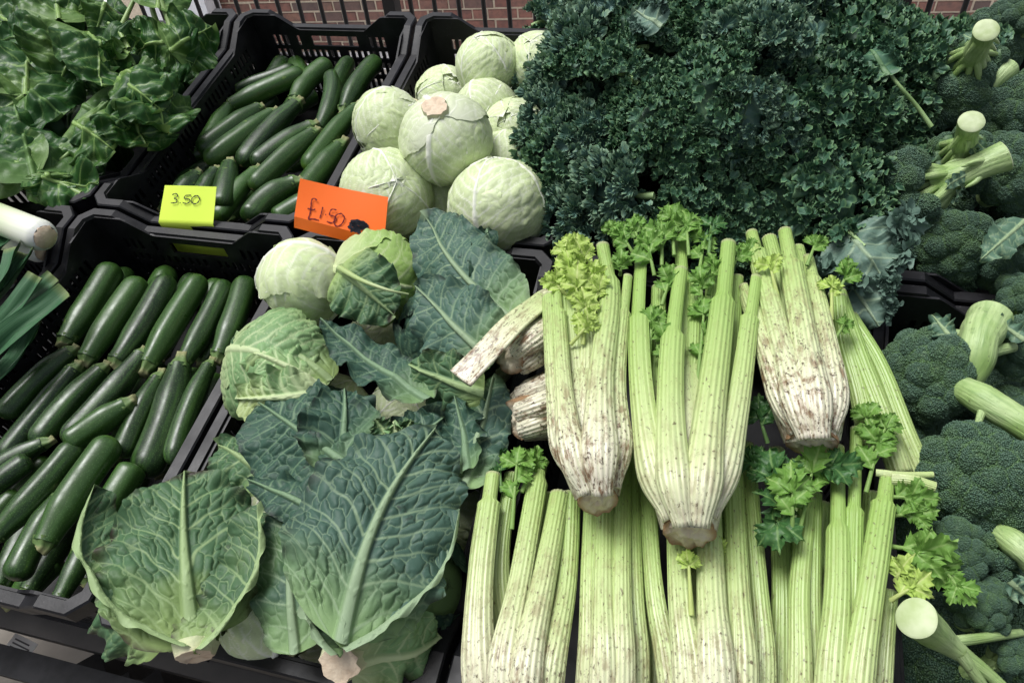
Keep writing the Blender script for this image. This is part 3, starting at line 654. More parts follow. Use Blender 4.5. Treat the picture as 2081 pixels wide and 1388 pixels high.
# white one and the green pointed one, stems meeting
t = thing('white_cabbage', 'white cabbage in the near crate, its stem towards a greener cabbage', 'cabbage', at(618, 578, .0), gw)
shead(t, 21, (618, 578, .0), 82, -view(at(620, 580), .75, .35, .25), m_wcab, nl=5, blister=.001, stem_r=.014, net=.35)
t = thing('green_cabbage', 'upright green cabbage under the orange card, darker leaf at its foot', 'cabbage', at(768, 555, .0), gs)
m_gcab = leaf_mat('green_cabbage_leaf', (.27, .43, .10), (.34, .50, .16), (.60, .68, .38), dark=(.12, .16, .04), rough=.45, trans=.1, tatter=.3, base=(.58, .64, .38))
shead(t, 33, (776, 566, -.005), 75, -view(at(768, 555), -.80, .15, .30), m_gcab, nl=5, blister=.0012, stem_r=.013, net=.35)
sleaf(t, 331, (690, 545, .05), (800, 640, .03), 150, (.1, -.1, 1), m_savg, bend=-.8, cup=-.5, o=O_WIDE, n=(90, 84))
rib(t, [(690, 545, .062), (735, 570, .072), (790, 590, .07), (830, 598, .055)], 13)
# pale crinkled cabbage
t = thing('savoy_cabbage', 'pale crinkled cabbage with torn outer leaves beside the courgette crate', 'cabbage', at(570, 755, -.02), gs)
shead(t, 41, (572, 752, -.012), 100, view(at(570, 750), .75, -.25, .25), m_pale, stem=False, nl=4, n=(110, 104), blister=.004, net=.4)
sleaf(t, 411, (660, 790, .02), (500, 720, .045), 110, (-.15, .45, .9), m_pale, bend=-1.0, cup=-.9, o=O_WIDE, n=(110, 100), lat=.016)
sleaf(t, 412, (650, 800, .03), (478, 810, .03), 110, (-.1, -.1, 1), m_pale, bend=-1.0, cup=-.9, o=O_WIDE, n=(110, 100), lat=.014, latw=.0022)
sleaf(t, 413, (672, 775, .02), (500, 690, .02), 120, (-.05, .6, .8), m_savg, bend=-1.1, cup=-.9, o=O_WIDE, n=(110, 100))
# blue-green one at the upper right with two big hanging leaves
t = thing('savoy_cabbage', 'blue-green savoy with broad veined leaves below the white cabbages', 'cabbage', at(930, 680, .0), gs)
shead(t, 52, (925, 680, -.03), 105, view(at(930, 680), .1, .1, 1), m_savd, stem=False, nl=4)
sleaf(t, 521, (1045, 655, .06), (868, 445, .045), 190, (-.05, -.05, 1), m_sav, bend=-.25, cup=-.25, mcurve=-.04, o=O_WIDE)
sleaf(t, 522, (1005, 740, .065), (850, 585, .06), 185, (-.1, -.1, 1), m_sav, bend=-.5, cup=-.45, o=O_WIDE, n=(120, 110))
sleaf(t, 523, (985, 800, .05), (835, 740, .05), 130, (-.1, -.3, 1), m_savg, bend=-.5, cup=-.5, o=O_WIDE, n=(100, 90))
sleaf(t, 524, (1000, 640, .04), (985, 470, .035), 110, (.5, .1, .9), m_savd, bend=-.3, cup=-.3, n=(100, 80))
# dark leaf lying across the middle and the curled one at the right
t = thing('savoy_leaf', 'dark loose leaf folded across the middle of the savoys', 'leaf', at(760, 730, .02))
sleaf(t, 61, (872, 815, .045), (650, 655, .05), 120, (.15, .5, .85), m_savd, bend=.35, cup=.55, n=(120, 90), nm='blade')
t = thing('savoy_cabbage', 'dark savoy with a curled upright leaf beside the celery crate', 'cabbage', at(960, 880, -.01), gs)
shead(t, 71, (930, 900, -.07), 90, view(at(930, 890), .2, .3, .8), m_savd, stem=False, nl=3)
sleaf(t, 711, (945, 985, .04), (1005, 770, .045), 125, (-.35, 0, .9), m_sav, bend=.3, cup=-.5, n=(120, 90))
sleaf(t, 712, (950, 960, .05), (925, 805, .045), 90, (-.3, 0, .95), m_savd, bend=.4, cup=.8, n=(90, 70))
for i, (bx, by, tx, ty, w) in enumerate([(800, 900, 760, 850, 60), (820, 890, 840, 850, 55), (810, 900, 800, 862, 50)]):
    sleaf(t, 715 + i, (bx, by, .05), (tx, ty, .065), w, (-.1 + .1 * i, .3, 1), (m_savg, m_savg, m_pale)[i], bend=.8, cup=1.2, n=(50, 44), lat=.012, ruffle=.006, rufn=6)
# big dark wrinkled one
t = thing('savoy_cabbage', 'dark wrinkled savoy in the centre of the crate', 'cabbage', at(640, 890, .0), gs)
shead(t, 81, (650, 910, -.045), 118, view(at(640, 900), -.1, .1, 1), m_savd, stem=False, nl=4)
sleaf(t, 811, (760, 985, .05), (520, 815, .03), 270, (-.05, .15, 1), m_savd, bend=-.35, cup=-.35, o=O_WIDE, n=(170, 160), blister=.007)
sleaf(t, 812, (690, 960, .04), (700, 790, .05), 170, (.15, .15, 1), m_savd, bend=-.6, cup=-.3, o=O_WIDE, n=(120, 110))
sleaf(t, 813, (560, 985, .0), (440, 900, .0), 130, (-.2, .4, .8), m_savg, bend=-.5, cup=-.4, n=(90, 80))
sleaf(t, 814, (712, 1068, .075), (505, 975, .055), 110, (0, .2, 1), m_savd, bend=-.3, cup=-.55, n=(110, 80), o=O_NAR)
sleaf(t, 815, (800, 930, .03), (900, 850, .04), 130, (.2, .2, .9), m_savd, bend=-.6, cup=-.5, n=(90, 80))
# large one at the bottom centre
t = thing('savoy_cabbage', 'large blue-green savoy at the front, one broad leaf with a thick pale midrib', 'cabbage', at(770, 1150, .0), gs)
shead(t, 91, (795, 1190, -.03), 150, view(at(780, 1170), .1, .15, 1), m_savd, stem=False, nl=3)
sleaf(t, 911, (692, 1308, .095), (880, 880, .07), 330, (.02, -.02, 1), m_sav, bend=-.35, cup=-.75, mcurve=-.07, o=outl(.9, .42, .16), n=(230, 210), midw=.0085, latw=.0012, lat=.026, rib=.8, blister=.0055, k=.95)
sleaf(t, 912, (706, 1336, .088), (940, 1050, .062), 250, (-.35, .25, .9), m_sav, bend=.3, cup=.4, n=(150, 130), mcurve=.14, o=O_WIDE, midw=.0115, lat=.019, rib=.95, asym=(.95, .05), rim=.06, ruffle=.004, blister=.0045)
sleaf(t, 913, (668, 1348, .085), (608, 1150, .088), 190, (.3, .1, .9), m_sav, bend=.3, cup=.4, n=(120, 100), mcurve=-.13, midw=.0125, rib=.95, asym=(.06, .6), o=O_WIDE, rim=.05)
sleaf(t, 914, (600, 1330, .03), (585, 1020, .045), 150, (-.25, 0, 1), m_sav, bend=-.25, cup=-.35, n=(130, 90), o=O_WIDE)
sleaf(t, 915, (720, 1350, .05), (890, 1290, .0), 190, (.3, -.6, .8), m_pale, bend=-.5, cup=-.5, n=(90, 90), o=O_WIDE)
sleaf(t, 916, (640, 1150, .06), (690, 1040, .07), 110, (-.1, .2, 1), m_savd, bend=.5, cup=.6, n=(80, 70))
p = at(683, 1358, .07); ax = -view(p, -.25, -.35, .8)
b = cut_stem(.05, pxm(p, 40), .02, 5); Rm = rot_to(ax, 0); b.v = [V @ Rm.T + p + ax * .075 - LOC[t.name] for V in b.v]; part('stem', b.mesh('savoy_stem', m_cut), t)
# open one at the bottom left
t = thing('savoy_cabbage', 'open tattered savoy at the bottom left, cut stem towards the front', 'cabbage', at(350, 1150, .0), gs)
sleaf(t, 101, (392, 1300, .050), (375, 962, .050), 330, (.0, .05, 1), m_savg, bend=-.40, cup=-.35, blister=.005, o=outl(.8, .42, .16), n=(190, 180), midw=.009, lat=.03, k=1.15, mcurve=-.02)
sleaf(t, 102, (368, 1332, .062), (182, 1000, .072), 300, (.42, .12, .88), m_savg, bend=.35, cup=.45, o=O_WIDE, n=(170, 150), mcurve=-.20, midw=.0115, lat=.022, rib=.95, asym=(.05, .95), rim=.12, ruffle=.004, blister=.0045)
sleaf(t, 103, (415, 1328, .060), (530, 1030, .062), 250, (-.42, .12, .88), m_savg, bend=.35, cup=.45, o=O_WIDE, n=(160, 140), mcurve=.17, midw=.0105, lat=.022, rib=.95, asym=(.95, .05), rim=.12, ruffle=.004, blister=.0045)
sleaf(t, 104, (330, 1300, .0), (200, 1150, .0), 200, (-.4, -.4, .8), m_savg, bend=-.5, cup=-.5, n=(80, 80))
shead(t, 105, (360, 1180, -.06), 120, view(at(360, 1180), 0, .2, 1), m_savg, stem=False, nl=2)
p = at(394, 1326, .045); ax = -view(p, .10, -.90, .30); b = cut_stem(.05, pxm(p, 36), .006, 9); Rm = rot_to(ax, 0); b.v = [V @ Rm.T + p + ax * .048 - LOC[t.name] for V in b.v]; part('stem', b.mesh('savoy_stem', m_cut), t)
# pale one underneath between the two
t = thing('white_cabbage', 'pale cabbage low down between the two front savoys', 'cabbage', at(540, 1270, -.05), gw)
shead(t, 111, (548, 1250, -.05), 88, view(at(548, 1250), 0, .6, .6), m_wcab, stem=False, nl=4, blister=.001)
for i, (u, v) in enumerate([(.07, -.5), (.2, -.5), (.32, -.48), (.07, -.36), (.2, -.34), (.33, -.33), (.08, -.22), (.2, -.2), (.32, -.2), (.12, -.08), (.28, -.08)]):
    put('white_cabbage', 'pale cabbage buried at the bottom of the savoy crate', 'cabbage', (u, v, -.165), rot_to((.2, .1, 1), i), cab_vars[i % 3], gw, .056 / .075)
# ================================================================== dark spring greens at the top left
m_gr = leaf_mat('spring_green_leaf', (.017, .068, .012), (.034, .106, .021), (.26, .40, .12), dark=(.05, .06, .015), rough=.40, trans=.10, yellow=(.09, .17, .03), tatter=.35, base=(.14, .25, .06), coat=.0, spec=.3)
m_gr2 = leaf_mat('spring_green_dark', (.013, .055, .011), (.026, .086, .018), (.13, .24, .07), dark=(.03, .04, .012), rough=.42, trans=.08, tatter=.35, base=(.10, .2, .05), coat=.0)
m_pet = simple_mat('petiole', (.17, .28, .075), (.26, .38, .12), 22, .45)
def gleaf(par, seed, base, tip, wm, hint, m_, bend, cup, n=(84, 80), mcurve=0, vw=True):
    mid = (base + tip) / 2
    bm_ = leaf_between(seed, base, tip, view(mid, *hint) if vw else hint, wm, n[0], n[1], outl(.80, .36, .12), bend, cup, mcurve, LOC[par.name], lat=.03, k=.7, midw=.005, latw=.0011, blister=.0016, cell=.02, rim=.05, rhf=.12, ruffle=.012, rufn=2, lump=.014, lumpf=34, net=.25, rib=.7)
    part('leaf', bm_.mesh('greens_leaf', m_), par)
def petiole(par, pts, r0, r1):
    P = catmull(pts, 14); V, F, al, an = tube(P, np.linspace(r0, r1, 14), 10, (0, 0, 1)); b = MB(); b.add(V - LOC[par.name], F, along=al); part('stalk', b.mesh('petiole', m_pet), par)
gg = 'heads of spring greens in the top left crate'
HG = [  # label, leaves: base px, tip px, width px, hint, bend, cup
 ('spring greens with a broad leaf spread at the left edge, pale veins', [((70, 365, .03), (30, 225, .05), 165, (.05, .1, 1), -.5, -.3), ((60, 368, .02), (200, 375, .0), 90, (0, .4, .8), -.4, -.3), ((75, 350, .03), (-60, 300, .03), 130, (-.2, .2, 1), -.6, -.3), ((95, 350, .03), (105, 400, .0), 70, (0, .1, 1), -.2, -.3)]),
 ('spring greens with a flat veined leaf, second up the left edge', [((52, 195, .06), (60, 100, .05), 160, (0, .25, .9), -.6, -.4), ((58, 190, .06), (130, 235, .04), 150, (.25, .05, 1), -.7, -.4), ((48, 195, .06), (-30, 250, .05), 140, (-.2, .1, 1), -.5, -.3)]),
 ('folded spring greens with its heart turned up, in the middle', [((178, 70, .085), (120, 165, .065), 160, (-.15, .0, 1), -1.0, -.6), ((182, 68, .085), (205, 180, .065), 120, (.2, -.1, 1), -.9, -.7), ((255, 100, .075), (190, 75, .085), 80, (0, .5, .8), -.8, -.6), ((262, 105, .07), (215, 125, .08), 60, (.1, .2, 1), .9, 1.2), ((265, 110, .07), (235, 90, .085), 55, (.1, .2, 1), .8, 1.4)]),
 ('spring greens with a creased upright leaf near the crate side', [((248, 150, .06), (350, 195, .045), 105, (.1, .45, .9), -.7, -.9), ((240, 160, .055), (330, 225, .04), 110, (.2, -.1, 1), -.8, -.7), ((290, 195, .04), (345, 265, .02), 120, (.4, .0, .9), -.6, -.5)]),
 ('dark spring greens low beside the crate side', [((170, 215, .045), (265, 265, .02), 130, (.2, .1, 1), -.8, -.6), ((260, 220, .03), (300, 300, .0), 130, (.3, .0, .9), -.7, -.5), ((150, 250, .04), (235, 310, .01), 120, (.15, .0, 1), -.6, -.4)]),
 ('spring greens with pale upright stalks by the top edge', [((345, 105, .05), (430, 55, .05), 100, (.2, .3, .9), -.7, -.5), ((340, 105, .05), (395, 130, .02), 100, (.3, .0, .9), -.7, -.5), ((345, 85, .06), (270, 100, .06), 80, (0, .4, .9), -.6, -.5), ((320, 20, .10), (330, -40, .1), 90, (0, .2, 1), -.4, -.3), ((215, 10, .10), (195, 60, .09), 50, (0, .2, 1), -.8, -.7)]),
 ('dark spring greens lying at the top left corner', [((60, 40, .06), (170, 20, .06), 110, (.1, .4, .9), -.6, -.5), ((40, 60, .06), (-30, 20, .06), 110, (-.2, .4, .9), -.6, -.5), ((90, 75, .06), (10, 85, .05), 90, (-.1, .3, .9), -.6, -.5), ((120, 40, .07), (110, -40, .07), 120, (0, .4, .9), -.6, -.5)]),
]
for i, (lab, lv) in enumerate(HG):
    t = thing('spring_greens', lab, 'spring greens', at(*lv[0][0]), gg)
    for j, (a, c, w, hint, bend, cup) in enumerate(lv):
        p0, p1 = at(*a), at(*c); gleaf(t, 600 + i * 20 + j, p0, p1, pxm((p0 + p1) / 2, w * 1.3), hint, m_gr if (i * 3 + j) % 4 else m_gr2, bend, cup)
t5 = t
def stalkpx(par, pts, w): P = [at(*q) for q in pts]; petiole(par, P, pxm(P[0], w) / 2, pxm(P[-1], w * .7) / 2)
tt = thing('spring_greens', 'loose pale green stalks of spring greens standing up at the top edge', 'spring greens', at(340, 60, .06), gg)
stalkpx(tt, [(356, 98, .05), (345, 50, .075), (322, -10, .11)], 15); stalkpx(tt, [(342, 92, .05), (318, 45, .075), (300, -15, .1)], 13); stalkpx(tt, [(240, 70, .07), (256, 35, .085), (275, -5, .1)], 12)
stalkpx(tt, [(262, 100, .075), (240, 62, .09), (220, 48, .095)], 10); stalkpx(tt, [(350, 92, .05), (300, 62, .065), (268, 68, .07)], 10); stalkpx(tt, [(165, 395, -.005), (120, 372, .01), (75, 352, .03)], 13); stalkpx(tt, [(95, 345, .01), (130, 320, .02), (150, 300, .02)], 9)
rg = np.random.RandomState(77)
low = sorted([(rg.randint(4), -.84 + .33 * rg.rand()) for k in range(26)]); cnt = {}
for k, (rr_, u) in enumerate(low):
    v = .05 + .145 * (rr_ + rg.rand()); h = -.075 + .06 * rg.rand(); c = np.array([u, v, h]); cnt[rr_] = cnt.get(rr_, 0) + 1
    t = thing('spring_greens', f'dark spring greens low in the pile, {NUM[cnt[rr_] - 1]} from the left in the {("front", "second", "third", "back")[rr_]} row', 'spring greens', c, gg)
    for j in range(3):
        a = rg.uniform(0, 6.28); d = np.array([math.cos(a), math.sin(a) , rg.uniform(-.1, .25)]) * rg.uniform(.08, .12)
        gleaf(t, 800 + k * 5 + j, c, c + d, rg.uniform(.09, .13), np.array([rg.uniform(-.4, .4), rg.uniform(-.5, .2), 1]), m_gr2 if j else m_gr, -rg.uniform(.4, 1), -rg.uniform(.3, .8), n=(56, 52), vw=False)

# ================================================================== leeks at the left edge
m_leekw, n_, l_, b_ = mat('leek_white'); q_ = NB(n_, l_)
st_ = q_.noise(1, q_.xyz(q_.math('MULTIPLY', q_.attr('ang'), 6.0), q_.math('MULTIPLY', q_.attr('along'), 1.5)), 3)
c_ = q_.ramp(q_.attr('along'), [(0, (.80, .80, .78)), (.16, (.74, .77, .60)), (.45, (.46, .60, .26)), (1, (.16, .30, .10))]); c_ = q_.mix(q_.mr(st_, .45, .7, 0, .35), c_, (.55, .62, .40))
l_.new(c_, b_.inputs['Base Color']); b_.inputs['Roughness'].default_value = .35
m_leekg, n_, l_, b_ = mat('leek_green'); q_ = NB(n_, l_)
st_ = q_.noise(1, q_.xyz(q_.math('MULTIPLY', q_.attr('ang'), 14.0), q_.math('MULTIPLY', q_.attr('along'), 1.2), q_.math('MULTIPLY', q_.rnd(), 30)), 4)
c_ = q_.mix(q_.mr(st_, .35, .7), (.022, .080, .032), (.060, .150, .066)); c_ = q_.mix(q_.math('MULTIPLY', q_.mr(q_.attr('along'), .93, 1.0), .7), c_, (.20, .24, .08)); l_.new(c_, b_.inputs['Base Color']); b_.inputs['Roughness'].default_value = .5; b_.inputs['Specular IOR Level'].default_value = .25; q_.bump(st_, .4, .0015, b_)
def leek(label, root, far, rpx, seed):
    p0, p1 = at(*root), at(*far); r = pxm(p0, rpx); t = thing('leek', label, 'leek', p0, 'leeks at the left edge'); ax = nrm(p1 - p0)
    P = catmull([p0, p0 + (p1 - p0) * .5 + np.array([0, 0, .004]), p1], 24); rr = r * np.concatenate([[.72, .9, 1.0], np.full(21, .98)]); P[1] = P[0] + ax * r * .18; P[2] = P[0] + ax * r * .5
    V, F, al, an = tube(P, rr, 24, (0, 0, 1)); b = MB(); b.add(V - p0, F, along=al, ang=an); part('shaft', b.mesh('leek_shaft', m_leekw), t)
    rg = np.random.RandomState(seed); ns = 24; a = np.arange(ns) * 2 * np.pi / ns; T, N, B = frames(P, (0, 0, 1)); k = .70 * r * (1 + .05 * rg.randn(ns))
    ring = P[0] - ax * .002 + (B[0] * np.cos(a)[:, None] + N[0] * np.sin(a)[:, None]) * k[:, None]; b = MB(); b.add(np.vstack([ring, ring + ax * .004, [P[0] - ax * .004]]) - p0, np.zeros((0, 3), int), along=1.0)
    i = np.arange(ns); b.t.append(fan(i, 2 * ns)[:, ::-1]); b.tm.append(np.zeros(ns, int)); b.q.append(np.stack([i, (i + 1) % ns, ns + (i + 1) % ns, ns + i], -1)); b.qm.append(np.zeros(ns, int))
    part('root_plate', b.mesh('root_plate', m_cut, True), t); return t
leek('leek with its white root end and brown cut plate pointing right', (92, 482, .03), (-140, 395, .02), 33, 1)
leek('lower leek whose white end shows beneath the first', (88, 512, -.02), (-140, 440, -.02), 25, 2)
leek('leek end at the far left, behind the green leek tops', (20, 560, -.03), (-160, 620, -.03), 26, 3)
def strap(par, pts, wpx, hint, fold=.5, m_=None):
    P = catmull([at(*q) for q in pts], 22); T, N, B = frames(P, hint); w = pxm(P[0], wpx) / 2 * np.clip(1.05 - .25 * np.linspace(0, 1, 22), 0, 2); G = []
    for x in np.linspace(-1, 1, 11): G.append(P + B * (x * w)[:, None] * math.cos(fold * .6) + N * ((abs(x) - .5) * w * math.sin(fold))[:, None])
    G = np.stack(G, 1); b = MB(); kw = dict(ang=np.tile(np.linspace(-1, 1, 11), 22), along=np.repeat(np.linspace(0, 1, 22), 11)); G = G + N[:, None] * (.004 * noise(np.linspace(-1, 1, 11)[None] * 2.5, np.linspace(0, 5, 22)[:, None], len(par.children)))[..., None]; b.add(G - LOC[par.name], gfaces(22, 11), **kw); b.add(G - LOC[par.name] - N[:, None] * .0014, gfaces(22, 11)[:, ::-1], **kw); part('leaf', b.mesh('leek_leaf', m_ or m_leekg), par)
t = thing('leek', 'trimmed blue-green leek leaf ends fanning in from the left edge', 'leek', at(20, 620, .0), 'leeks at the left edge')
strap(t, [(-120, 740, .01), (0, 655, .03), (75, 560, .05)], 62, (0, -.2, 1)); strap(t, [(-120, 760, .0), (10, 650, .02), (110, 562, .035)], 50, (.2, -.1, 1)); strap(t, [(-120, 800, .01), (20, 680, .035), (135, 592, .045)], 66, (.1, -.4, 1), .7); strap(t, [(-100, 660, .02), (-20, 610, .03), (55, 510, .02)], 70, (0, .2, 1), .6)
strap(t, [(-80, 640, .02), (-10, 590, .04), (30, 500, .03)], 60, (.1, .2, 1), .6); strap(t, [(-60, 800, .0), (20, 740, .0), (75, 650, .0)], 50, (.1, .2, 1), .6); strap(t, [(-60, 520, .02), (-10, 500, .02), (40, 465, .0)], 60, (.1, .2, 1), .6)
for i in range(9):
    v = -.06 - .06 * i; leek('leek lying hidden in the left crate', tuple([*(-30 - 10 * i, 520 + 70 * i), -.06]), (-300, 560 + 70 * i, -.06), 26, 10 + i) if False else None
# ================================================================== curly kale heap
m_kale, n_, l_, b_ = mat('kale_blade'); q_ = NB(n_, l_); v_ = q_.vadd(q_.obj(), q_.rnd()); r_ = q_.rnd()
c_ = q_.mix(r_, (.018, .066, .030), (.052, .128, .066)); c_ = q_.mix(q_.mr(q_.noise(25, v_, 3), .35, .7), c_, (.075, .160, .105))
c_ = q_.mix(q_.math('MULTIPLY', q_.mr(q_.attr('edge'), .80, 1.0), .75), c_, (.17, .30, .13))
c_ = q_.mix(q_.math('MULTIPLY', q_.attr('vein'), .6), c_, (.15, .26, .11))
l_.new(c_, b_.inputs['Base Color']); b_.inputs['Roughness'].default_value = .5; b_.inputs['Specular IOR Level'].default_value = .3
m_kale2 = m_kale.copy(); m_kale2.name = 'kale_blue_blade'
for nd in m_kale2.node_tree.nodes:
    if nd.type == 'MIX' and nd.data_type == 'RGBA':
        for i_ in (6, 7):
            cv = nd.inputs[i_].default_value; nd.inputs[i_].default_value = (cv[0] * 1.4, cv[1] * 1.2, cv[2] * 1.6, 1)
m_kstem = simple_mat('kale_stem', (.22, .36, .12), (.32, .46, .20), 25, .5)
def tuft(rg, size, c, n, up, n2r=(9, 13), nt=46, nr=6):
    rho = np.linspace(.02, 1, nr)[:, None]; th = (np.arange(nt) * 2 * np.pi / nt)[None]
    n1 = rg.randint(3, 6); n2 = rg.randint(*n2r); p1, p2, p3 = rg.uniform(0, 6.28, 3)
    z = size * (.30 * rho ** 1.5 * np.sin(n1 * th + p1) + .30 * rho ** 2.2 * np.sin(n2 * th + p2 + .9 * np.sin(3 * th)) + .62 * rho ** 1.4 + .10 * rho ** 4 * np.sin(2.37 * n2 * th))
    rr = size * rho * (1 + .20 * rho ** 2 * np.cos(n2 * th + p2 + .9 * np.sin(3 * th)) + .16 * np.sin(2 * th + p2))
    th2 = th + .10 * rho * np.sin(n2 * th + p1)
    x = rr * np.cos(th2); y = rr * np.sin(th2); B_ = basis(nrm(np.cross(n, up) + rg.randn(3) * .2), n)
    V = np.stack([x, y, z + 0 * x], -1).reshape(-1, 3) @ B_.T + c
    return V, gfaces(nr, nt, True)[:, ::-1], (rho + 0 * th).ravel()
def kale_variant(seed, L=.17, Wd=.15, nt_=230, sz=(.0055, .0105), res=(5, 32), n2r=(7, 11)):
    rg = np.random.RandomState(seed); b = MB()
    bm_ = leaf_between(seed, (0, 0, 0), (0, L, -.045), (0, 0, 1), Wd * .8, 46, 40, outl(.8, .45, .15), bend=-1.5, cup=-2.2, lat=.03, k=.7, midw=.0035, latw=.0014, blister=.001, cell=.012, rim=.2, ruffle=.016, rufn=7, lump=.004, net=.2)
    V0 = np.concatenate(bm_.v); A = {k: np.concatenate(x) for k, x in bm_.a.items()}; b.add(V0, bm_.q[0], **A)
    G = V0.reshape(46, 40, 3); N = np.cross(np.gradient(G, axis=0), np.gradient(G, axis=1)); N /= np.linalg.norm(N, axis=2)[..., None] + 1e-9
    if N[20, 20, 2] < 0: N = -N
    for i in range(nt_):
        s_ = rg.uniform(.0, 1.0) ** .85; i0 = int(s_ * 45); e = rg.rand(); j0 = int(np.clip(20 + rg.choice([-1, 1]) * (1.5 + 18.5 * e ** .8), 0, 39))
        n = nrm(N[i0, j0] + rg.randn(3) * .30 + (G[i0, j0] - G[i0, 20]) * 9); V, F, ed = tuft(rg, rg.uniform(*sz), G[i0, j0] + n * rg.uniform(.001, .007), n, (0, 1, .1), n2r, res[1], res[0]); b.add(V, F, edge=ed)
    b.v[0] = V0 - (N * .010).reshape(-1, 3) * np.array([1, 1, 1]); b.v[0][:, 1] = b.v[0][:, 1] * .8 + L * .09
    me = b.mesh('kale_blade', m_kale if nt_ > 150 else m_kale2)
    P = catmull([(0, .0, -.03), (0, .015, -.022), (0, .03, -.02), (0, .06, -.022)], 16); V, F, al, an = tube(P, np.linspace(.0055, .0015, 16), 8, (0, 0, 1)); c = MB(); c.add(V, F)
    return [('blade', me), ('stem', c.mesh('kale_stem', m_kstem))]
kale_vars = [kale_variant(0), kale_variant(1), kale_variant(2), kale_variant(3, nt_=120, sz=(.010, .018), res=(7, 76), n2r=(13, 18)), kale_variant(4, nt_=130, sz=(.008, .015), res=(7, 66), n2r=(11, 15))]
def heap(u, v):
    t = np.clip((v - .05) / .55, 0, 1); uc = .562 + .045 * t; hw = .268 + .085 * t
    a = np.abs((u - uc) / hw); bb = np.abs((v - .36) / .37)
    return -.05 + .215 * np.clip(1 - a ** 2.6 - bb ** 2.8, 0, 1) ** .55 + .032 * noise(np.asarray(u) * 8, np.asarray(v) * 8, 0, 12)
gk = 'curly kale leaves in the heap'
rg = np.random.RandomState(5); pts = []
for k in range(6000):
    u, v = rg.uniform(.24, 1.1), rg.uniform(.0, .74)
    if heap(u, v) < -.035 or u > .84 + .12 * v: continue
    if all((u - a) ** 2 + (v - c) ** 2 > .061 ** 2 for a, c in pts): pts.append((u, v))
ROWN = ['front row', 'second row', 'third row', 'fourth row', 'fifth row', 'back row']
row_of = lambda v: min(5, max(0, int((v - .02) / .115)))
kl = {}
for r_i in range(6):
    for i_, (u, v) in enumerate(sorted(p for p in pts if row_of(p[1]) == r_i)): kl[(u, v)] = f'dark curly kale leaf, {NUM[i_]} from the left in the {ROWN[r_i]} of the heap'
for k, (u, v) in enumerate(pts):
    e = .004; gx = (heap(u + e, v) - heap(u - e, v)) / (2 * e); gy = (heap(u, v + e) - heap(u, v - e)) / (2 * e); gl = math.hypot(gx, gy); f = min(1, 1.3 / (gl + 1e-6)); n = nrm(np.array([-gx * f, -gy * f, 1]) + rg.randn(3) * .36)
    a = rg.uniform(0, 6.28) if gl < .3 else math.atan2(-gy, -gx) + rg.uniform(-1.0, 1.0)
    d = np.array([math.cos(a), math.sin(a), 0]); B_ = basis(d - n * (d @ n), n); sc = rg.uniform(.66, .98)
    p = np.array([u, v, heap(u, v) - .012 - rg.choice([0, 0, 0, .012, .03])]) - B_[:, 1] * .08 * sc
    W_ = 'at the left edge' if u < .42 else ('at the right edge' if u > .78 else 'in the middle'); D_ = 'front' if v < .2 else ('back' if v > .45 else 'centre')
    put('kale_leaf', kl[(u, v)], 'kale leaf', p, B_ * sc, kale_vars[k % 5], gk)
low = []
for k in range(3000):
    u, v = rg.uniform(.42, .86), rg.uniform(.12, .62)
    if heap(u, v) > -.0 and all((u - a) ** 2 + (v - c) ** 2 > .085 ** 2 for a, c in low): low.append((u, v))
for k, (u, v) in enumerate(low):
    B_ = rot_to((rg.randn() * .2, rg.randn() * .2, 1), rg.uniform(0, 6.28)); put('kale_leaf', 'curly kale leaf underneath, seen only in the gaps of the heap', 'kale leaf', (u, v, heap(u, v) - .07), B_ * 1.15, kale_vars[k % 3], 'kale leaves underneath')
# distinct leaves on top: flat, frilled and lighter
m_kflat = leaf_mat('kale_flat_leaf', (.11, .185, .145), (.145, .225, .175), (.30, .40, .26), dark=(.03, .06, .03), rough=.5, trans=.1, tatter=.2)
def kflat(label, base, tip, wpx, hint, seed, stem=None, bend=-.3, cup=-.3, ruffle=.016, m_=None):
    p0, p1 = at(*base), at(*tip); t = thing('kale_leaf', label, 'kale leaf', p0, gk); mid = (p0 + p1) / 2
    bm_ = leaf_between(seed, p0, p1, view(mid, *hint), pxm(mid, wpx), 110, 90, (lambda S: outl(.75, .35, .1)(S) * (1 + .16 * np.sin(2 * np.pi * 3.5 * S + seed))), bend, cup, 0, p0, lat=.032, k=.75, midw=.0045, latw=.0014, blister=.001, cell=.013, rim=.05, ruffle=ruffle * .7, rufn=3, lump=.013, lumpf=30, net=.3)
    G = np.concatenate(bm_.v).reshape(110, 90, 3); N = np.cross(np.gradient(G, axis=0), np.gradient(G, axis=1)); N /= np.linalg.norm(N, axis=2)[..., None] + 1e-9; N *= np.sign((N[50, 45] @ view(mid, *hint)) or 1); rg = np.random.RandomState(seed)
    for i in range(64):
        i0 = rg.randint(25, 109); j0 = int(np.clip(45 + rg.choice([-1, 1]) * rg.uniform(34, 45), 0, 89)); n = nrm(N[i0, j0] + rg.randn(3) * .3); V, F, ed = tuft(rg, pxm(p0, wpx) * rg.uniform(.07, .13), G[i0, j0], n, (0, 1, .1), n2r=(5, 8)); bm_.add(V, F, edge=.6 * ed)
    part('blade', bm_.mesh('kale_flat', m_ or m_kflat), t)
    if stem: P = catmull([at(*q) for q in stem], 16); V, F, al, an = tube(P, pxm(p0, 5.5) * np.linspace(.9, .55, 16), 10, (0, 0, 1)); b = MB(); b.add(V - p0, F); part('stem', b.mesh('kale_stem', m_kstem), t)
    return t
kflat('grey-green kale leaf lying flat with its pale veins spread, above the right celery', (1722, 470, .06), (1790, 560, .045), 200, (.05, .2, 1), 901, [(1690, 462, .05), (1722, 470, .062), (1758, 500, .062)])
kflat('pale kale leaf at the top edge of the heap', (1345, 55, .165), (1290, 20, .17), 70, (0, .4, .9), 904)
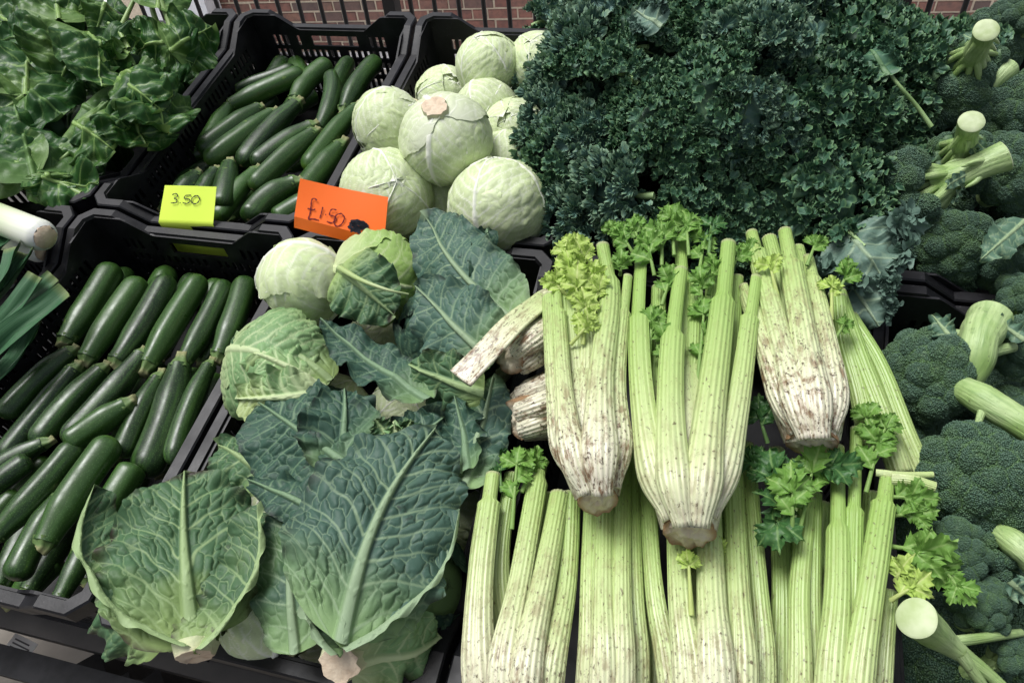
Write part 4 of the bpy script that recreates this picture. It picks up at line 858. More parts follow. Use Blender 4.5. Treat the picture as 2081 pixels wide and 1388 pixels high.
kflat('kale leaf with its pale stalk hanging over the broccoli', (1805, 155, .14), (1755, 85, .148), 75, (0, .3, .9), 906, [(1893, 258, .085), (1862, 215, .105), (1825, 172, .13), (1790, 125, .145)], m_=m_kale)
kflat('frilled kale leaf hanging over the crate corner', (1720, 560, .03), (1785, 665, .01), 110, (.2, -.1, 1), 908)

# ================================================================== broccoli
m_bud, n_, l_, b_ = mat('broccoli_buds'); q_ = NB(n_, l_); v_ = q_.vadd(q_.obj(), q_.rnd())
c_ = q_.mix(q_.rnd(), (.040, .092, .054), (.058, .120, .074)); c_ = q_.mix(q_.mr(q_.noise(28, v_, 3), .45, .7, 0, .7), c_, (.075, .150, .040)); c_ = q_.mix(q_.mr(q_.attr('gap'), .0, 1.0, 0, .7), c_, (.09, .18, .04))
c_ = q_.mix(q_.mr(q_.noise(340, v_, 2), .4, .7, 0, .5), c_, (.095, .150, .105))
l_.new(c_, b_.inputs['Base Color']); b_.inputs['Roughness'].default_value = .6
m_bst, n_, l_, b_ = mat('broccoli_stalk'); q_ = NB(n_, l_); v_ = q_.vadd(q_.obj(), q_.rnd())
c_ = q_.mix(q_.mr(q_.noise(22, v_, 4), .35, .7), (.27, .41, .12), (.47, .59, .29)); c_ = q_.mix(q_.mr(q_.noise(70, v_, 4), .62, .72, 0, .6), c_, (.16, .25, .08)); st_ = q_.noise(1, q_.xyz(q_.math('MULTIPLY', q_.attr('ang'), 4.5), q_.math('MULTIPLY', q_.attr('along'), 3.0), q_.math('MULTIPLY', q_.rnd(), 40)), 4); c_ = q_.mix(q_.mr(st_, .42, .68, 0, .65), c_, (.17, .29, .09)); c_ = q_.mix(q_.mr(q_.noise(150, v_, 3), .66, .72, 0, .7), c_, (.10, .12, .06)); l_.new(c_, b_.inputs['Base Color']); b_.inputs['Roughness'].default_value = .45; q_.bump(st_, .6, .003, b_)
m_bcut = simple_mat('broccoli_cut', (.53, .60, .37), (.38, .47, .22), 40, .6, .3, .001)
m_blf = leaf_mat('broccoli_leaf', (.07, .14, .09), (.10, .18, .12), (.30, .40, .22), rough=.5, trans=.1, tatter=.2)
OCT = np.array([[1, 0, 0], [0, 1, 0], [-1, 0, 0], [0, -1, 0], [0, 0, 1], [0, 0, -1]], float); OCF = np.array([[0, 1, 4], [1, 2, 4], [2, 3, 4], [3, 0, 4], [1, 0, 5], [2, 1, 5], [3, 2, 5], [0, 3, 5]])
def fib(n, zmin):
    k = np.arange(n) + .5; z = 1 - (1 - zmin) * k / n; a = np.pi * (1 + 5 ** .5) * k; r = np.sqrt(1 - z * z); return np.stack([r * np.cos(a), r * np.sin(a), z], 1)
def broccoli_variant(seed, R=.075, nfl=34, flat=.82, stemL=.09, stemR=.02, zmin=-.05):
    rg = np.random.RandomState(seed); C = fib(nfl, zmin); C = C + rg.randn(nfl, 3) * .07; C = C / np.linalg.norm(C, axis=1)[:, None] * (R * .74 * (1 + .07 * rg.randn(nfl)))[:, None] * np.array([1, 1, flat]); fr = R * .30 * (1 + .12 * rg.randn(nfl))
    V = []; gap = []
    for i in range(nfl):
        n = nrm(C[i] * np.array([1, 1, 1.2])); ns = int(4 * np.pi * fr[i] ** 2 * .62 / (.0024 ** 2)); D = fib(ns, -.25); D = D @ np.stack([*np.linalg.svd(n[None])[2][1:], n], 0); D = D if True else D
        P = C[i] + D * fr[i] * (1 + .05 * noise(D[:, 0] * 4, D[:, 1] * 4, D[:, 2] * 4, seed + i))[:, None]
        dist = np.linalg.norm(P[:, None] - C[None], axis=2) / fr[None]; dist[:, i] = 9; m_ = dist.min(1); ok = m_ > .97; V.append(P[ok] + rg.randn(ok.sum(), 3) * .0003); gap.append(1 - sstep(.97, 1.12, m_[ok]))
    V = np.concatenate(V); gap = np.concatenate(gap); b = MB(); k = len(V); r = .00165 * (1 + .25 * rg.randn(k))[:, None, None]
    rr = np.array([np.linalg.qr(rg.randn(3, 3))[0] for _ in range(16)]); O = OCT @ rr[rg.randint(0, 16, k)]
    b.add((V[:, None] + O * r).reshape(-1, 3), (OCF[None] + 6 * np.arange(k)[:, None, None]).reshape(-1, 3), gap=np.repeat(gap, 6))
    for i in range(nfl): s_ = ball(fr[i] * .965, 1, 9, 14); b.add(s_.v[0] + C[i], s_.q[0], gap=.6)
    crown = b.mesh('broccoli_crown', m_bud)
    b = MB(); zj = -R * .35
    ns = 30; P = catmull([(0, 0, zj + .012), (.002, 0, zj - stemL * .35), (.0, .002, zj - stemL * .7), (0, 0, zj - stemL)], 14); ang = np.arange(ns) * 2 * np.pi / ns
    V, F, al, an = tube(P, stemR * (1.05 + .12 * np.cos(np.linspace(0, 5, 14))), ns, (1, 0, 0), sec=1 + .07 * noise(np.cos(ang) * 1.6, np.sin(ang) * 1.6, seed, 2)); b.add(V, F, along=al, ang=an); ring = V[-ns:]
    for i in range(nfl):
        if C[i][2] < R * .55 or i % 3 == 0:
            p0 = np.array([0, 0, zj - stemL * rg.uniform(.0, .30)]) + nrm([C[i][0], C[i][1], 0]) * stemR * .5; V, F, al, an = tube(catmull([p0, (p0 + C[i]) / 2 + np.array([0, 0, -.006]), C[i]], 8), np.linspace(.0085, .006, 8) * rg.uniform(.8, 1.15), 10, (.3, .2, 1)); b.add(V, F, along=al, ang=an)
    for k in range(5):      # leaf scars and side shoots on the stalk
        a = rg.uniform(0, 6.28); z0 = zj - stemL * rg.uniform(.25, .85); d = np.array([math.cos(a), math.sin(a), 0]); q0 = d * stemR * .8 + np.array([0, 0, z0]); V, F, al, an = tube(catmull([q0, q0 + d * .008 + np.array([0, 0, .008]), q0 + d * rg.uniform(.008, .02) + np.array([0, 0, .025])], 6), np.array([.006, .005, .004, .0035, .003, .001]), 8, (.3, .2, 1)); b.add(V, F)
    stalk = b.mesh('broccoli_stalk', m_bst)
    b = MB(); c = ring.mean(0); b.add(np.vstack([ring, c + (ring - c) * .93 + np.array([0, 0, -.0015]), c + (ring - c) * .5 + np.array([0, 0, -.0022]), [c + np.array([0, 0, -.0018])]]), np.zeros((0, 3), int)); i = np.arange(ns)
    for k in (0, 1): b.q.append(np.stack([k * ns + i, k * ns + (i + 1) % ns, (k + 1) * ns + (i + 1) % ns, (k + 1) * ns + i], -1)); b.qm.append(np.zeros(ns, int))
    b.t.append(fan(2 * ns + i, 3 * ns)); b.tm.append(np.zeros(ns, int)); cut = b.mesh('broccoli_cut', m_bcut)
    lv = []
    for k in range(2):
        a = rg.uniform(0, 6.28); d = np.array([math.cos(a), math.sin(a), 0]); q0 = d * stemR * .9 + np.array([0, 0, zj - stemL * .4]); q1 = q0 + d * .03 + np.array([0, 0, .035]); lb = leaf_between(seed * 7 + k, q0, q1, d + np.array([0, 0, -.4]), .022, 22, 18, outl(.8, .6, .2), .5, .5, lat=.01, midw=.002, latw=.0006, blister=.0006, cell=.006, rim=.15, ruffle=.004, rufn=3, lump=.002); lv.append(('leaf', lb.mesh('broccoli_leaf', m_blf)))
    return [('crown', crown), ('stalk', stalk), ('cut_face', cut)] + lv
bro = [broccoli_variant(1), broccoli_variant(2, nfl=24, flat=.95, stemL=.10, stemR=.023), broccoli_variant(3, R=.07, nfl=18, stemL=.11, stemR=.022, zmin=.1), broccoli_variant(4, R=.045, nfl=9, stemL=.07, stemR=.013, zmin=.2)]
BR0 = [.075, .075, .07, .045]
gbk, gbf = 'broccoli heads in the back crate', 'broccoli heads in the near crate'
for (x, y, h, rpx, ax, spin, var, lab, g) in [
    (1945, 178, .035, 90, (-.25, .25, .9), 0, 0, 'dark broccoli dome facing front beside the kale', gbk),
    (2062, 235, .02, 88, (.0, .2, .95), 1, 1, 'broccoli dome cut by the right edge, second from the top', gbk),
    (1972, 125, .085, 66, (-.12, -.42, -.88), 2, 2, 'upturned broccoli with its white cut stalk up, at the top', gbk),
    (2062, 48, .02, 52, (.10, .95, .25), 3, 2, 'broccoli seen from the side in the top right corner', gbk),
    (1955, 312, .045, 66, (-.06, -.45, -.88), 4, 2, 'upturned broccoli whose pale round cut faces the viewer, mid crate', gbk),
    (1868, 385, .035, 92, (-.90, -.40, .10), 5, 1, 'broccoli lying on its side, thick stalk to the upper right', gbk),
    (2045, 350, .0, 80, (.2, .4, .8), 6, 0, 'broccoli dome behind the thick stalk at the right edge', gbk),
    (1845, 135, .045, 58, (-.2, .2, .9), 7, 3, 'small shaded broccoli floret next to the kale', gbk),
    (1825, 88, .045, 50, (0, .3, .9), 8, 3, 'small dark broccoli floret above another, by the kale', gbk),
    (1925, 500, -.01, 78, (-.1, -.25, .9), 9, 0, 'broccoli dome low at the front of the back crate', gbk),
    (2040, 520, -.01, 72, (.2, -.2, .9), 10, 1, 'broccoli at the front right corner of the back crate', gbk),
    (2000, 100, -.02, 70, (.3, .4, .6), 11, 0, 'broccoli half hidden behind the upturned stalks', gbk),
    (1885, 235, -.04, 80, (-.2, .1, .9), 12, 0, 'shaded broccoli under the hanging kale stalk', gbk),
    (1888, 765, .005, 96, (-.45, .10, .80), 13, 0, 'broccoli with a full dome and stalk to the right, near crate', gbf),
    (1978, 972, .02, 112, (-.1, .25, .95), 14, 0, 'largest broccoli dome, at the right of the celery', gbf),
    (2075, 690, .01, 70, (.5, -.3, .6), 15, 1, 'broccoli with torn leaf stubs cut by the right edge', gbf),
    (2075, 610, .0, 60, (.4, .6, .5), 16, 2, 'broccoli stalk end in the far corner of the near crate', gbf),
    (1945, 1120, .02, 66, (-.3, .1, .9), 17, 1, 'loose broccoli florets under the largest dome', gbf),
    (2015, 1130, .0, 62, (.1, .1, .95), 18, 3, 'small broccoli floret right of the loose ones', gbf),
    (1990, 1230, .01, 62, (.3, .3, .8), 19, 1, 'broccoli below the celery leaf at the lower right', gbf),
    (2050, 1330, -.02, 58, (.7, .3, .5), 20, 2, 'broccoli at the lower right edge', gbf),
    (1830, 870, -.06, 80, (-.2, .3, .8), 21, 0, 'shaded broccoli under the domes of the near crate', gbf),
    (2060, 870, -.05, 80, (.3, .3, .8), 22, 0, 'shaded broccoli at the right edge of the near crate', gbf)]:
    p = at(x, y, h); put('broccoli', lab, 'broccoli', p, rot_to(view(p, *ax), spin * 1.1), bro[var], g, pxm(p, rpx) / BR0[var])
for i, (u, v) in enumerate([(.9, .12), (1.04, .14), (.92, .28), (1.06, .3), (.95, .46), (1.09, .47), (1.15, .2), (.87, -.1), (1.0, -.12), (.87, -.25), (1.0, -.28), (.87, -.42), (1.0, -.42), (1.12, -.2)]):
    put('broccoli', 'broccoli buried at the bottom of its crate', 'broccoli', (u, v, -.12), rot_to((.2 * math.sin(i), .2 * math.cos(i), 1), i), bro[i % 2], 'buried broccoli heads', .95)
def bstalk(lab, pts, wpx, cutseed, taper=(1, .8), branches=()):
    P = catmull([at(*q) for q in pts], 20); r = pxm(P[0], wpx) / 2; t = thing('broccoli_stalk', lab, 'broccoli stalk', P[0], 'broccoli stalks at the right'); ns = 36; ang = np.arange(ns) * 2 * np.pi / ns
    V, F, al, an = tube(P, r * np.interp(np.linspace(0, 1, 20), np.linspace(0, 1, len(taper)), taper) * (1 + .10 * noise(np.linspace(0, 6, 20), cutseed, 0, 5)), ns, (0, 0, 1), sec=1 + .05 * noise(np.cos(ang) * 1.6, np.sin(ang) * 1.6, cutseed, 2)); b = MB(); b.add(V - P[0], F, along=al, ang=an)
    for (a, c, w) in branches:
        Q = catmull([at(*q) for q in (a, c)], 10); V2, F2, al, an = tube(Q, pxm(Q[0], w) / 2 * np.linspace(1, .7, 10), 10, (0, 0, 1)); b.add(V2 - P[0], F2, along=al, ang=an)
    part('stalk', b.mesh('stalk', m_bst), t); ring = V[:ns] - P[0]; c = ring.mean(0); d = nrm(P[0] - P[1]); b = MB(); b.add(np.vstack([ring, c + (ring - c) * .9 + d * .0015, [c + d * .002]]), np.zeros((0, 3), int)); i = np.arange(ns)
    b.q.append(np.stack([i, (i + 1) % ns, ns + (i + 1) % ns, ns + i], -1)); b.qm.append(np.zeros(ns, int)); b.t.append(fan(ns + i, 2 * ns)); b.tm.append(np.zeros(ns, int)); part('cut_face', b.mesh('cut', m_bcut), t)
bstalk('round cut broccoli stalk end with a long thin stem, lower right', [(1862, 1255, .075), (1885, 1275, .055), (1930, 1310, .03), (2010, 1370, .01), (2060, 1420, .0)], 76, 1, taper=(1, .95, .65, .42, .36, .34), branches=[((1925, 1305, .035), (2075, 1285, .0), 24), ((1950, 1325, .03), (2010, 1410, .0), 28)])
bstalk('knobbly pale broccoli stalk with round leaf scars, far corner of the near crate', [(2010, 650, .03), (1990, 690, .045), (1975, 745, .03), (1950, 780, .015)], 78, 2, branches=[((1985, 680, .04), (1900, 675, .03), 20), ((1985, 720, .04), (2060, 705, .03), 30)])
bstalk('thick pale broccoli stalk running off the right edge', [(2130, 890, .05), (2060, 850, .05), (1985, 805, .045), (1955, 792, .028)], 72, 3, branches=[((2000, 820, .05), (1985, 870, .045), 18)])
bstalk('pale broccoli stalk between the two upper domes', [(2050, 140, .07), (2028, 160, .065), (2005, 195, .04), (1990, 210, .02)], 44, 4)
bstalk('short broccoli stalk at the right edge, low down', [(2110, 1150, .02), (2080, 1120, .03), (2030, 1080, .02)], 60, 5)
for (lab, a, c, w, hint, sd) in [('grey lobed broccoli leaf at the front of the back crate', (2081, 450, .05), (1990, 530, .05), 70, (.1, .1, 1), 1), ('small broccoli leaf standing by the round leaf scars', (1935, 690, .05), (1895, 640, .05), 46, (0, .2, 1), 2), ('small dark broccoli leaf near the right edge of the near crate', (2081, 690, .05), (2005, 640, .05), 40, (0, .3, .9), 3), ('limp broccoli leaf at the lower right', (2050, 1180, .05), (2090, 1215, .03), 50, (0, .1, 1), 4)]:
    p0, p1 = at(*a), at(*c); lb = leaf_between(sd + 50, p0, p1, view(p0, *hint), pxm(p0, w), 50, 44, outl(.8, .6, .12), -.4, -.4, 0, p0, lat=.014, midw=.003, latw=.0007, blister=.0008, cell=.008, rim=.22, ruffle=.006, rufn=4, lump=.003); whole('broccoli_leaf', lb.mesh('broccoli_leaf', m_blf), lab, 'leaf', 'loose broccoli leaves', p0)
# ================================================================== celery
m_cel, n_, l_, b_ = mat('celery_stalk'); q_ = NB(n_, l_); r_ = q_.rnd(); v_ = q_.vadd(q_.obj(), r_)
c_ = q_.ramp(q_.mr(q_.attr('along'), 0, .30), [(0, (.74, .67, .55)), (.20, (.74, .71, .53)), (.42, (.57, .63, .34)), (.68, (.43, .55, .21)), (1, (.32, .47, .13))])
c_ = q_.mix(q_.math('MULTIPLY', r_, .45), c_, q_.ramp(q_.mr(q_.attr('along'), 0, .30), [(0, (.74, .71, .56)), (.30, (.54, .60, .28)), (.6, (.39, .51, .17)), (1, (.24, .39, .09))]))
uv_ = q_.xyz(q_.math('MULTIPLY', q_.attr('across'), 9.0), q_.math('MULTIPLY', q_.attr('along'), 10.0), q_.math('MULTIPLY', r_, 50))
st_ = q_.noise(1.0, uv_, 3); c_ = q_.mix(q_.mr(st_, .35, .75, 0, .45), c_, q_.mix(.5, c_, (.22, .36, .08)))
c_ = q_.mix(q_.mr(q_.attr('rib'), -1, .2, .34, 0), c_, q_.mix(.55, c_, (.16, .30, .05)))
uv2_ = q_.xyz(q_.math('MULTIPLY', q_.attr('across'), 2.2), q_.math('MULTIPLY', q_.attr('along'), 52.0), q_.math('MULTIPLY', r_, 90))
d_ = q_.math('MULTIPLY', q_.mr(q_.noise(1.0, uv2_, 5, .72), .48, .62), q_.mr(q_.attr('dirt'), 0, .8, 0, .95), True); c_ = q_.mix(d_, c_, (.19, .11, .055))
uv3_ = q_.xyz(q_.math('MULTIPLY', q_.attr('across'), 6.0), q_.math('MULTIPLY', q_.attr('along'), 190.0), q_.math('MULTIPLY', r_, 70))
d2_ = q_.math('MULTIPLY', q_.mr(q_.noise(1.0, uv3_, 4, .7), .56, .63), q_.mr(q_.attr('dirt'), .05, .7, .05, .95), True); c_ = q_.mix(d2_, c_, (.05, .028, .018))
c_ = q_.mix(q_.math('MULTIPLY', q_.mr(q_.noise(1.0, uv3_, 2), .67, .70), .7), c_, (.10, .07, .03))
c_ = q_.mix(q_.attr('cut'), c_, (.55, .50, .36))
l_.new(c_, b_.inputs['Base Color']); b_.inputs['Roughness'].default_value = .34; b_.inputs['Specular IOR Level'].default_value = .5; q_.bump(st_, .25, .0012, b_)
m_clf = leaf_mat('celery_leaf', (.12, .26, .045), (.18, .34, .07), (.30, .46, .14), dark=(.1, .12, .03), rough=.45, trans=.22, tatter=.15)
m_cly = leaf_mat('celery_young_leaf', (.36, .52, .10), (.46, .60, .16), (.58, .66, .25), dark=(.3, .3, .08), rough=.45, trans=.25, tatter=.1)
m_cld = leaf_mat('celery_dark_leaf', (.035, .11, .03), (.06, .15, .045), (.16, .28, .09), dark=(.03, .05, .02), rough=.4, trans=.12, tatter=.15)
m_ccut, n_, l_, b_ = mat('celery_cut'); q_ = NB(n_, l_); v_ = q_.vadd(q_.obj(), q_.rnd())
c_ = q_.mix(q_.mr(q_.noise(90, v_, 4), .35, .65), (.70, .63, .47), (.60, .50, .34)); c_ = q_.mix(q_.mr(q_.attr('edge'), .62, .98), c_, (.30, .18, .09)); c_ = q_.mix(q_.mr(q_.noise(60, v_, 5, .7), .58, .72, 0, .3), c_, (.14, .07, .035))
l_.new(c_, b_.inputs['Base Color']); b_.inputs['Roughness'].default_value = .8; q_.bump(q_.noise(260, v_, 4), .8, .002, b_)

NA = 41
def celery_stalk(par, pts, wpx, hint, seed, node=None, dirt=.5, base0=0.0, flare=1.25, dep=.42, nib=None, open_end=False, green=0.0):
    """pts = centreline from the root end to the tip (photo px, h); node = share of the length where the joint sits"""
    P = catmull([at(*p) for p in pts], 64); L = np.linalg.norm(np.diff(P, axis=0), axis=1).sum(); s_ = np.linspace(0, 1, 64); mid = P[30]
    hv = view(mid, *hint); T, N, B = frames(P, hv); rg = np.random.RandomState(seed)
    w = pxm(mid, wpx) / 2 * .90 * (1 + (flare - 1) * np.exp(-((s_ * L - .045) / .05) ** 2)) * (1.06 - .18 * s_)
    if base0 > 0: w = w * (base0 + (1 - base0) * sstep(0, .05 / L, s_))
    if node:
        k = sstep(node - .006, node + .012, s_); w = w * (1 - .34 * k) * (1 + .10 * np.exp(-((s_ - node) / .012) ** 2))
    w *= 1 + .03 * noise(s_ * 6, seed, 0, 3)
    a = np.linspace(-1, 1, NA); nr = 8; ribv = np.cos(2 * np.pi * nr * a * .5 * 1.0 + .4)
    ox = np.sin(a * 1.45) / math.sin(1.45); oz = (np.cos(a * 1.45) - math.cos(1.45)) / (1 - math.cos(1.45))
    ai = np.linspace(1, -1, 15)[1:-1]; ix = ai * .86; iz = .30 * (1 - ai ** 2) - .02
    sx = np.concatenate([ox, ix]); sz = np.concatenate([oz, iz]); rv = np.concatenate([ribv, np.zeros(13)]); msk = np.concatenate([np.ones(NA), np.zeros(13)]); nS = len(sx)
    rib_amp = .030 * np.clip(1 - .5 * (s_ > (node or 2)), 0, 1); d_ = w * 2 * dep
    X = w[:, None] * (sx[None] * (1 + 0)) ; Z = d_[:, None] * (sz[None] - .45) + w[:, None] * rib_amp[:, None] * rv[None] * 1.3
    V = P[:, None] - B[:, None] * X[..., None] + N[:, None] * Z[..., None]
    b = MB(); al = np.repeat(s_ * L, nS) + green; loc = LOC[par.name]
    dv = np.clip(dirt * np.exp(-(s_ * L) / .10) * 1.3 + dirt * .12, 0, 1)
    endc = sstep(.985, 1, s_)
    b.add(V.reshape(-1, 3) - loc, gfaces(64, nS, True), along=al, across=np.tile(np.concatenate([a, ai]), 64), rib=np.tile(rv, 64), dirt=np.repeat(dv, nS), cut=np.repeat(endc * .6, nS))
    k = b.n
    for ring0, sgn, c0 in ((63 * nS, 1, V[63].mean(0)), (0, -1, V[0].mean(0))):
        c = b.n; b.add([c0 - loc], np.zeros((0, 3), int), along=L if sgn > 0 else 0, cut=1.0, dirt=.3); f = fan(np.arange(ring0, ring0 + nS), c); b.t.append(f if sgn < 0 else f[:, ::-1]); b.tm.append(np.zeros(nS, int))
    part('stalk', b.mesh('celery_stalk', m_cel), par)
def root_cut(par, c, rpx, axis, seed, depth_=.02):
    p = at(*c); r = pxm(p, rpx); ax = view(p, *axis); Rm = rot_to(ax, seed); rg = np.random.RandomState(seed); nt, nr = 40, 10; th = np.arange(nt) * 2 * np.pi / nt; rr = np.linspace(1.0, 0.02, nr)
    k = 1 + .05 * noise(np.cos(th) * 2, np.sin(th) * 2, seed, 1); G = np.stack([np.outer(rr, np.cos(th) * k), np.outer(rr, np.sin(th) * k), np.zeros((nr, nt))], -1) * r
    G[..., 2] = r * (.10 * np.outer(rr ** 0, noise(np.cos(th) * 5, np.sin(th) * 5, 0, seed)) * 0 + .13 * noise(G[..., 0] / r * 4, G[..., 1] / r * 6, 0, seed + 1) + .10 * sstep(.5, .0, rr)[:, None])
    wall_ = np.stack([G[0] * 1.0 + np.array([0, 0, -depth_]), G[0]]); b = MB(); b.add(wall_.reshape(-1, 3) @ Rm.T + p - LOC[par.name], gfaces(2, nt, True), edge=1.0); b.add(G.reshape(-1, 3) @ Rm.T + p - LOC[par.name], gfaces(nr, nt, True), edge=np.repeat(rr, nt))
    part('root_cut', b.mesh('root_cut', m_ccut), par)
def heart(par, pts, rpx, seed, dirt=.8, sq=.8):
    """solid pale bulb behind the stalk bases"""
    P = catmull([at(*p) for p in pts], 22); r = (.72 if dirt in (.8, .6, .4) else 1) * np.interp(np.linspace(0, 1, 22), np.linspace(0, 1, len(rpx)), [pxm(at(*p), x) for p, x in zip(pts, rpx)]); ns = 48; ang = np.arange(ns) * 2 * np.pi / ns
    V, F, al, an = tube(P, r, ns, view(P[0], 0, .2, 1), sec=(1 + .035 * np.cos(22 * ang)) * (1 - .14 * np.abs(np.sin(ang)))); L = np.linalg.norm(np.diff(P, axis=0), axis=1).sum(); b = MB()
    b.add(V - LOC[par.name], F, along=al * L, across=np.sin(an * 2) * 2, rib=np.cos(22 * an), dirt=dirt * np.exp(-al * 1.2)); part('bulb', b.mesh('celery_bulb', m_cel), par)
def leaflet(size, seed, b, M3, p):
    nu, nv = 31, 15; S, T = np.meshgrid(np.linspace(0, 1, nu), np.linspace(-1, 1, nv), indexing='ij'); kx = np.interp(S, np.linspace(0, 1, 11), [0, .10, .44, .30, .54, .36, .44, .24, .25, .10, 0]); ky = np.interp(S, np.linspace(0, 1, 11), [0, .05, .34, .34, .62, .58, .80, .76, .92, .92, 1.05])
    a_ = np.abs(T); X = T * kx; Y = (1 - a_) * S + a_ * ky
    Z = .16 * np.abs(T) ** 1.5 * np.sin(S * 11 + seed + T * 2) - .45 * S ** 2 + .10 * np.abs(X) + .04 * noise(X * 6, Y * 6, 0, seed)
    d = np.abs(((Y - np.abs(X) * .9) * 6) % 1 - .5); vein = np.maximum(1 - sstep(.015, .04, np.abs(X)), (1 - sstep(.04, .1, d)) * .45)
    V = np.stack([X, Y, Z], -1).reshape(-1, 3) * size @ M3.T + p; b.add(V, gfaces(nu, nv)[:, ::-1], vein=vein.ravel(), edge=np.abs(T).ravel() * .8, along=S.ravel())
def celery_leaf(par, base, tip, spx, hint, seed, m_=None, n=3):
    p0, p1 = at(*base), at(*tip); rg = np.random.RandomState(seed); b = MB(); loc = LOC[par.name]; size = pxm(p1, spx) * .80; n = min(7, n + 2); hv = view(p0, *hint); d = nrm(p1 - p0)
    P = catmull([p0, (p0 + p1) / 2 + hv * size * .1, p1], 12); V, F, al, an = tube(P, np.linspace(.0024, .0013, 12), 8, hv); b.add(V - loc, F, vein=.8, along=.5); Bs = basis(d, hv)
    for k in range(n):
        an = (0, .95, -.95, .6, -.6, 1.5, -1.5)[k] + rg.uniform(-.2, .2); dd = Bs[:, 1] * math.cos(an) + Bs[:, 0] * math.sin(an) + hv * rg.uniform(-.15, .45)
        q = P[-1] if k < 3 else P[int(11 - 3 * (k // 2))]; leaflet(size * rg.uniform(.8, 1.1) * (1 if k == 0 else .85), seed + k * 3, b, basis(dd, hv + rg.randn(3) * .3), q - loc)
    part('leaf', b.mesh('celery_leaf', m_ or m_clf), par)
gc = 'bunches of celery'
U_ = (0, .1, 1)
def bunch(label, loc): return thing('celery', label, 'celery', at(*loc), gc)
# --- layer underneath, front of the crate
t = bunch('celery bunch at the bottom left of the pile, stout stalks splayed upwards', (1055, 1380, .02))
heart(t, [(1050, 1480, .03), (1052, 1400, .035), (1062, 1320, .03), (1080, 1200, .02)], [60, 100, 88, 40], 1, .8)
celery_stalk(t, [(985, 1480, .04), (968, 1330, .055), (975, 1150, .055), (1000, 960, .045)], 66, (-.35, 0, 1), 1, node=.86, dirt=.5)
celery_stalk(t, [(1025, 1490, .055), (1025, 1340, .075), (1060, 1160, .06), (1100, 930, .04)], 58, (-.1, 0, 1), 2, dirt=.6, node=.9)
celery_stalk(t, [(1065, 1490, .065), (1072, 1350, .08), (1108, 1170, .065), (1140, 1000, .045)], 60, (.1, 0, 1), 3, dirt=.7)
celery_stalk(t, [(1110, 1480, .05), (1125, 1350, .065), (1155, 1180, .05), (1165, 1000, .04)], 52, (.35, 0, 1), 4, dirt=.6, green=.05)
celery_stalk(t, [(1030, 1300, .02), (1015, 1150, .03), (1040, 960, .03)], 40, (0, 0, 1), 5, dirt=.1, green=.12)
celery_stalk(t, [(1085, 1300, .01), (1090, 1150, .015), (1110, 1000, .02)], 46, (0, 0, 1), 6, dirt=.1, green=.12)
celery_leaf(t, (1040, 1075, .05), (1050, 945, .06), 62, (0, .1, 1), 1, n=3); celery_leaf(t, (1020, 1000, .04), (1015, 945, .04), 55, (-.2, .1, 1), 2, m_cld); celery_leaf(t, (1060, 1000, .05), (1085, 940, .05), 52, (.2, .1, 1), 3)
t = bunch('celery bunch under the left hero bunch, upright at the bottom centre', (1240, 1380, .02))
heart(t, [(1235, 1500, .02), (1240, 1420, .03), (1240, 1320, .025), (1235, 1150, .01)], [55, 80, 75, 35], 2, .6)
for i, (pts, w, hx, sd, gr) in enumerate([([(1185, 1480, .035), (1195, 1330, .05), (1196, 1180, .05), (1205, 880, 0.023)], 46, -.45, 11, .05), ([(1225, 1490, .05), (1228, 1330, .07), (1226, 1180, .06), (1232, 880, 0.028)], 52, -.1, 12, .04), ([(1262, 1490, .05), (1266, 1330, .068), (1264, 1180, .06), (1268, 880, 0.028)], 46, .15, 13, .05), ([(1295, 1480, .03), (1300, 1330, .045), (1292, 1180, .045), (1285, 880, 0.018)], 42, .5, 14, .08)]):
    celery_stalk(t, pts, w, (hx, 0, 1), sd, dirt=.5, green=gr - .01)
t = bunch('celery bunch under the tall centre one, its stalks fanning down', (1420, 1380, .02))
heart(t, [(1440, 1520, .02), (1440, 1430, .03), (1430, 1340, .02), (1420, 1150, .005)], [60, 76, 60, 25], 3, .6)
for i, (pts, w, hx, sd, gr) in enumerate([([(1375, 1500, .04), (1350, 1330, .045), (1325, 1180, .045), (1305, 890, 0.018)], 46, -.5, 21, .08), ([(1405, 1500, .055), (1395, 1340, .065), (1380, 1200, .06), (1368, 930, 0.028)], 56, -.2, 22, .05), ([(1460, 1500, .06), (1455, 1340, .075), (1445, 1180, .065), (1440, 920, 0.033)], 64, .05, 23, .03), ([(1505, 1500, .05), (1512, 1340, .06), (1502, 1180, .055), (1490, 890, 0.028)], 56, .35, 24, .05), ([(1550, 1490, .02), (1558, 1340, .03), (1545, 1180, .03), (1520, 900, 0.018)], 44, .6, 25, .10), ([(1420, 1350, .01), (1415, 1200, .01), (1405, 930, 0.000)], 50, 0, 26, .14)]):
    celery_stalk(t, pts, w, (hx, 0, 1), sd, dirt=.55, green=gr - .01)
celery_leaf(t, (1405, 1250, .07), (1400, 1150, .078), 44, (0, .0, 1), 21, m_cly, n=1); celery_leaf(t, (1470, 1200, .03), (1466, 1120, .05), 40, (0, .0, 1), 22, m_cly, n=2)
for i, (pts, w, hx, sd) in enumerate([([(1588, 1500, .0), (1590, 1340, .005), (1590, 1180, .01), (1580, 910, 0.000)], 46, .2, 27), ([(1480, 1480, .01), (1482, 1340, .02), (1474, 1180, .02), (1465, 910, 0.000)], 44, .1, 28), ([(1340, 1480, .0), (1338, 1330, .005), (1325, 1180, .01), (1315, 910, 0.000)], 44, -.1, 29)]):
    celery_stalk(t, pts, w, (hx, 0, 1), sd, dirt=.3, green=.12)
t = bunch('celery bunch at the bottom right of the pile with jointed pale stalks', (1700, 1380, .02))
